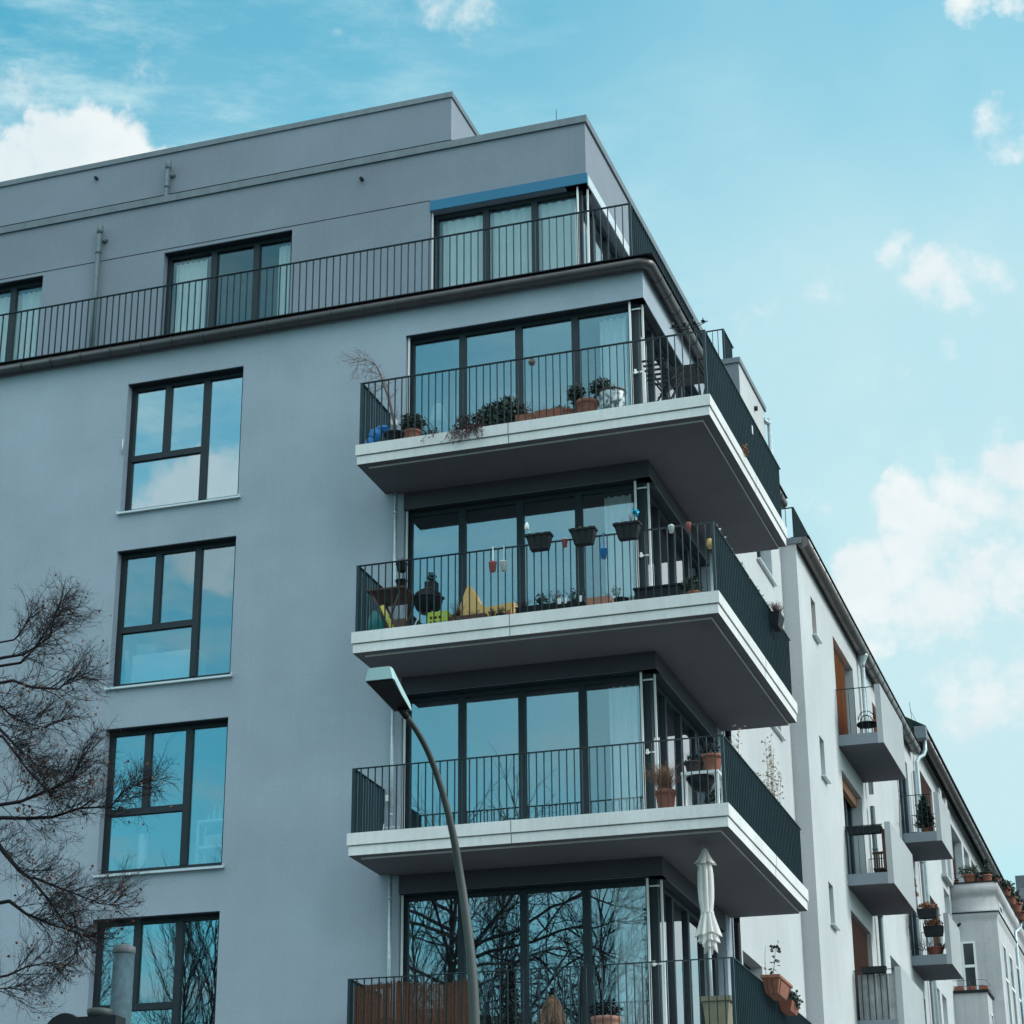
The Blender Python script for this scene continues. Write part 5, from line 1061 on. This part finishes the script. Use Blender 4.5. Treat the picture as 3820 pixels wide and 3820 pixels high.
# ================================================================== traffic signal at the lower left edge
t = thing('traffic_signal', 'traffic signal top with weathered post and black round hood at the bottom left', 'traffic light', (-.72, -14, 0))
s = MB(); s.tube([(-.715, -14, 0), (-.715, -14, 4.92)], .082, 28); s.build('post', STICK, t)
s = MB(); s.lathe([(.083, 0), (.086, .005), (.086, .055), (.06, .068)], (-.715, -14, 4.921), 28); s.build('post_cap', mat('post_cap_metal', (.08,.09,.10), .6, var=.3, vs=20), t)
s = MB(); s.box(-.945, -.62, -14.25, -14.09, 4.05, 4.42); s.build('signal_housing', BLK, t)
s = MB(); s.lathe([(.085, 0), (.10, .05), (.09, .06)], (-.80, -14.17, 4.421), 20); s.build('housing_cap', STEELG, t)
s = MB(); c = Vector((-1.055, -14.26, 4.283)); n_ = 32; rg_ = [[(c.x+r_*math.cos(6.283*j/n_), c.y+dy, c.z+r_*math.sin(6.283*j/n_)) for j in range(n_)] for r_, dy in ((.165, 0), (.173, .02), (.155, .25))]; s.loft(rg_); s.build('signal_hood', BLK, t)

# ================================================================== trees
def leafcard(s, q, rng, size=.05):
    s.leaf(q, size*rng.uniform(.7, 1.3), rng, -.8)
LIMBS = dict(a=[(-3.25,8.07),(-3.02,7.97),(-2.76,7.94),(-2.59,7.97),(-2.43,8.05)], b=[(-3.28,8.3),(-3.11,8.4),(-3.01,8.54),(-2.93,8.70),(-2.9,8.86)],
 c=[(-3.27,8.25),(-3.08,8.27),(-2.84,8.42),(-2.71,8.6),(-2.65,8.66)], d=[(-3.23,7.83),(-3.04,7.64),(-2.87,7.5),(-2.61,7.42),(-2.33,7.43)],
 e=[(-3.21,7.64),(-2.97,7.38),(-2.77,7.18),(-2.54,7.0),(-2.23,6.9)], f=[(-3.13,6.73),(-2.79,6.74),(-2.48,6.81),(-2.28,6.89),(-2.13,7.02),(-2.02,7.18)],
 g=[(-3.13,6.69),(-2.85,6.65),(-2.58,6.64),(-2.29,6.69),(-2.05,6.72),(-1.8,6.8),(-1.54,6.85)], h=[(-3.11,6.51),(-2.97,6.32),(-2.81,6.14),(-2.66,6.05),(-2.51,5.85),(-2.34,5.65),(-2.1,5.56)],
 i=[(-3.06,5.95),(-2.87,5.82),(-2.64,5.72),(-2.34,5.62),(-2.07,5.49)], j=[(-2.81,6.14),(-2.6,6.05),(-2.37,5.96),(-2.12,5.86),(-1.89,5.81)],
 k=[(-2.99,5.27),(-2.8,5.33),(-2.61,5.37),(-2.43,5.34)], l=[(-2.97,5.07),(-2.78,5.09),(-2.56,5.12)], m=[(-3.31,8.5),(-3.23,8.58),(-3.18,8.68),(-3.16,8.8)],
 n=[(-2.47,5.83),(-2.39,5.62),(-2.44,5.42),(-2.6,5.34)], o=[(-3.2,7.47),(-2.88,7.11),(-2.67,6.9),(-2.42,6.75)])
THK = dict(a=.014, b=.012, c=.014, d=.012, e=.016, f=.017, g=.017, h=.023, i=.016, j=.012, k=.010, l=.008, m=.008, n=.008, o=.012)
t = thing('bare_tree', 'nearly leafless street tree reaching in from the left in front of the windows', 'tree', (-5.0, -12.3, 0))
rr = random.Random(77)
trunk = MB(); trunk.tube([(-5.1,-12.3,0),(-5.05,-12.3,2),(-4.95,-12.25,4),(-4.9,-12.2,6),(-4.85,-12.2,8),(-4.8,-12.2,10)], [.2,.17,.15,.12,.08,.04], 14)
crown = MB(); tips = []
for k, pts in LIMBS.items():
    r0 = THK[k]; y = -12+rr.uniform(-.35, .35); P = [Vector((x, y+(i-1)*rr.uniform(-.06, .06), z)) for i, (x, z) in enumerate(pts)]
    if P[0].x < -2.95:
        st = Vector((-4.9, -12.2, P[0].z-.4-.0*r0)); crown.tube([st, st.lerp(P[0], .5)+Vector((0, 0, .05)), P[0]], [r0*1.7, r0*1.35, r0*1.1], 7, False)
    m_ = len(P); crown.tube(P, [r0*(1.1-.95*i/(m_-1)) for i in range(m_)], 7, False)
    L_ = sum((P[i+1]-P[i]).length for i in range(m_-1)); n_ = int(L_*34)+5
    for q in range(n_):
        t_ = rr.uniform(0.0, 1.0)**.85*(m_-1); i = min(int(t_), m_-2); p = P[i].lerp(P[i+1], t_-i); dr = (P[i+1]-P[i]).normalized()
        side = Vector((dr.x*.9+.25, rr.gauss(0, .5), dr.z*.6+rr.choice((-.8, -.5, .8, .7, .4, .1))))
        branchy(crown, p, side, rr.uniform(.16, .42)*(1.15-.35*t_/(m_-1)), .0046, 2, rr, 5, .85, -.03, 5, 3, tips, .60)
# extra off-frame crown so the tree stands whole
for q in range(26):
    a = rr.uniform(0, 6.28); z = rr.uniform(5.5, 9.5); branchy(crown, (-4.9, -12.2, z), (-abs(math.cos(a))*.8-.5, math.sin(a), .7), rr.uniform(1.2, 2.2), .03, 3, rr, 4, .7, .0, 5, 5, None, .55)
trunk.build('trunk', BARK, t); crown.build('crown', TWIG, t)
lv = MB()
for q in tips:
    if rr.random() < .05: lv.leaf(q, rr.uniform(.02, .04), rr, -1.2)
for c in ((-2.85, 7.0), (-2.55, 6.9), (-2.9, 6.75), (-2.72, 6.2), (-2.6, 6.1), (-2.3, 5.3), (-2.75, 7.7), (-2.35, 6.95)):
    for _ in range(16): lv.leaf((c[0]+rr.gauss(0,.05), -12+rr.gauss(0,.1), c[1]+rr.gauss(0,.05)), rr.uniform(.022, .042), rr, -.8)
tag(lv.build('foliage', mat('rust_brown_leaf', (.13,.05,.028), .9, var=.4, vs=14), t), None, None, kind='stuff')

def big_tree(x, y, h, seed, lab, fast=False, group=None):
    rr = random.Random(seed); t = thing('bare_tree', lab, 'tree', (x, y, 0), group); tk = MB(); cr = MB()
    p = [Vector((x, y, 0))]; n = 8
    for k in range(n): p.append(p[-1]+Vector((rr.gauss(0,.12), rr.gauss(0,.12), h*.8/n)))
    r0 = .13 if fast else .26
    tk.tube(p, [r0*(1-.85*k/n) for k in range(n+1)], 10)
    for i in range(60 if fast else 34):
        u = rr.uniform(.18 if fast else .3, 1.)*n; j = min(int(u), n-1); q = p[j].lerp(p[j+1], u-j); a = rr.uniform(0, 6.283)
        d = (math.cos(a)*.45, math.sin(a)*.45, 1.) if fast else (math.cos(a), math.sin(a), .45)
        branchy(cr, q, d, (h*.17 if fast else h*.30)*(1.25-.6*u/n), .020 if fast else .05, 2 if fast else 3, rr, 6 if fast else 5, .5 if fast else .75, -.05 if fast else -.02, 4, 4, None, .55)
    tk.build('trunk', BARK, t); cr.build('crown', TWIG, t); return t
big_tree(-9.0, -16.5, 15.5, 101, 'spreading leafless tree across the street, mirrored in the leftmost lowest balcony panes')
b0 = big_tree(-8.0, -24.5, 17.6, 102, 'upright leafless tree mirrored in the rightmost lowest balcony panes', True, 'upright trees across the street')
b1 = big_tree(-11.0, -26.0, 17.0, 103, 'upright leafless tree mirrored in the third lowest balcony pane', True, 'upright trees across the street')
PLC = ('nearest to the camera', 'second', 'third', 'fourth', 'fifth', 'sixth', 'seventh', 'last')
for i, (dx, dy, src) in enumerate(((-5.2, -.4, b0), (-4.9, 1.2, b1), (-10.5, .5, b0), (-9.3, -.2, b1), (-15.0, -.6, b0), (-13.6, .6, b1), (-18.5, 0., b0), (-17.9, -.8, b1))):
    copy_thing(src, (dx, dy, 0), 'upright leafless tree, %s of the eight mirrored in the lowest left window' % PLC[i])
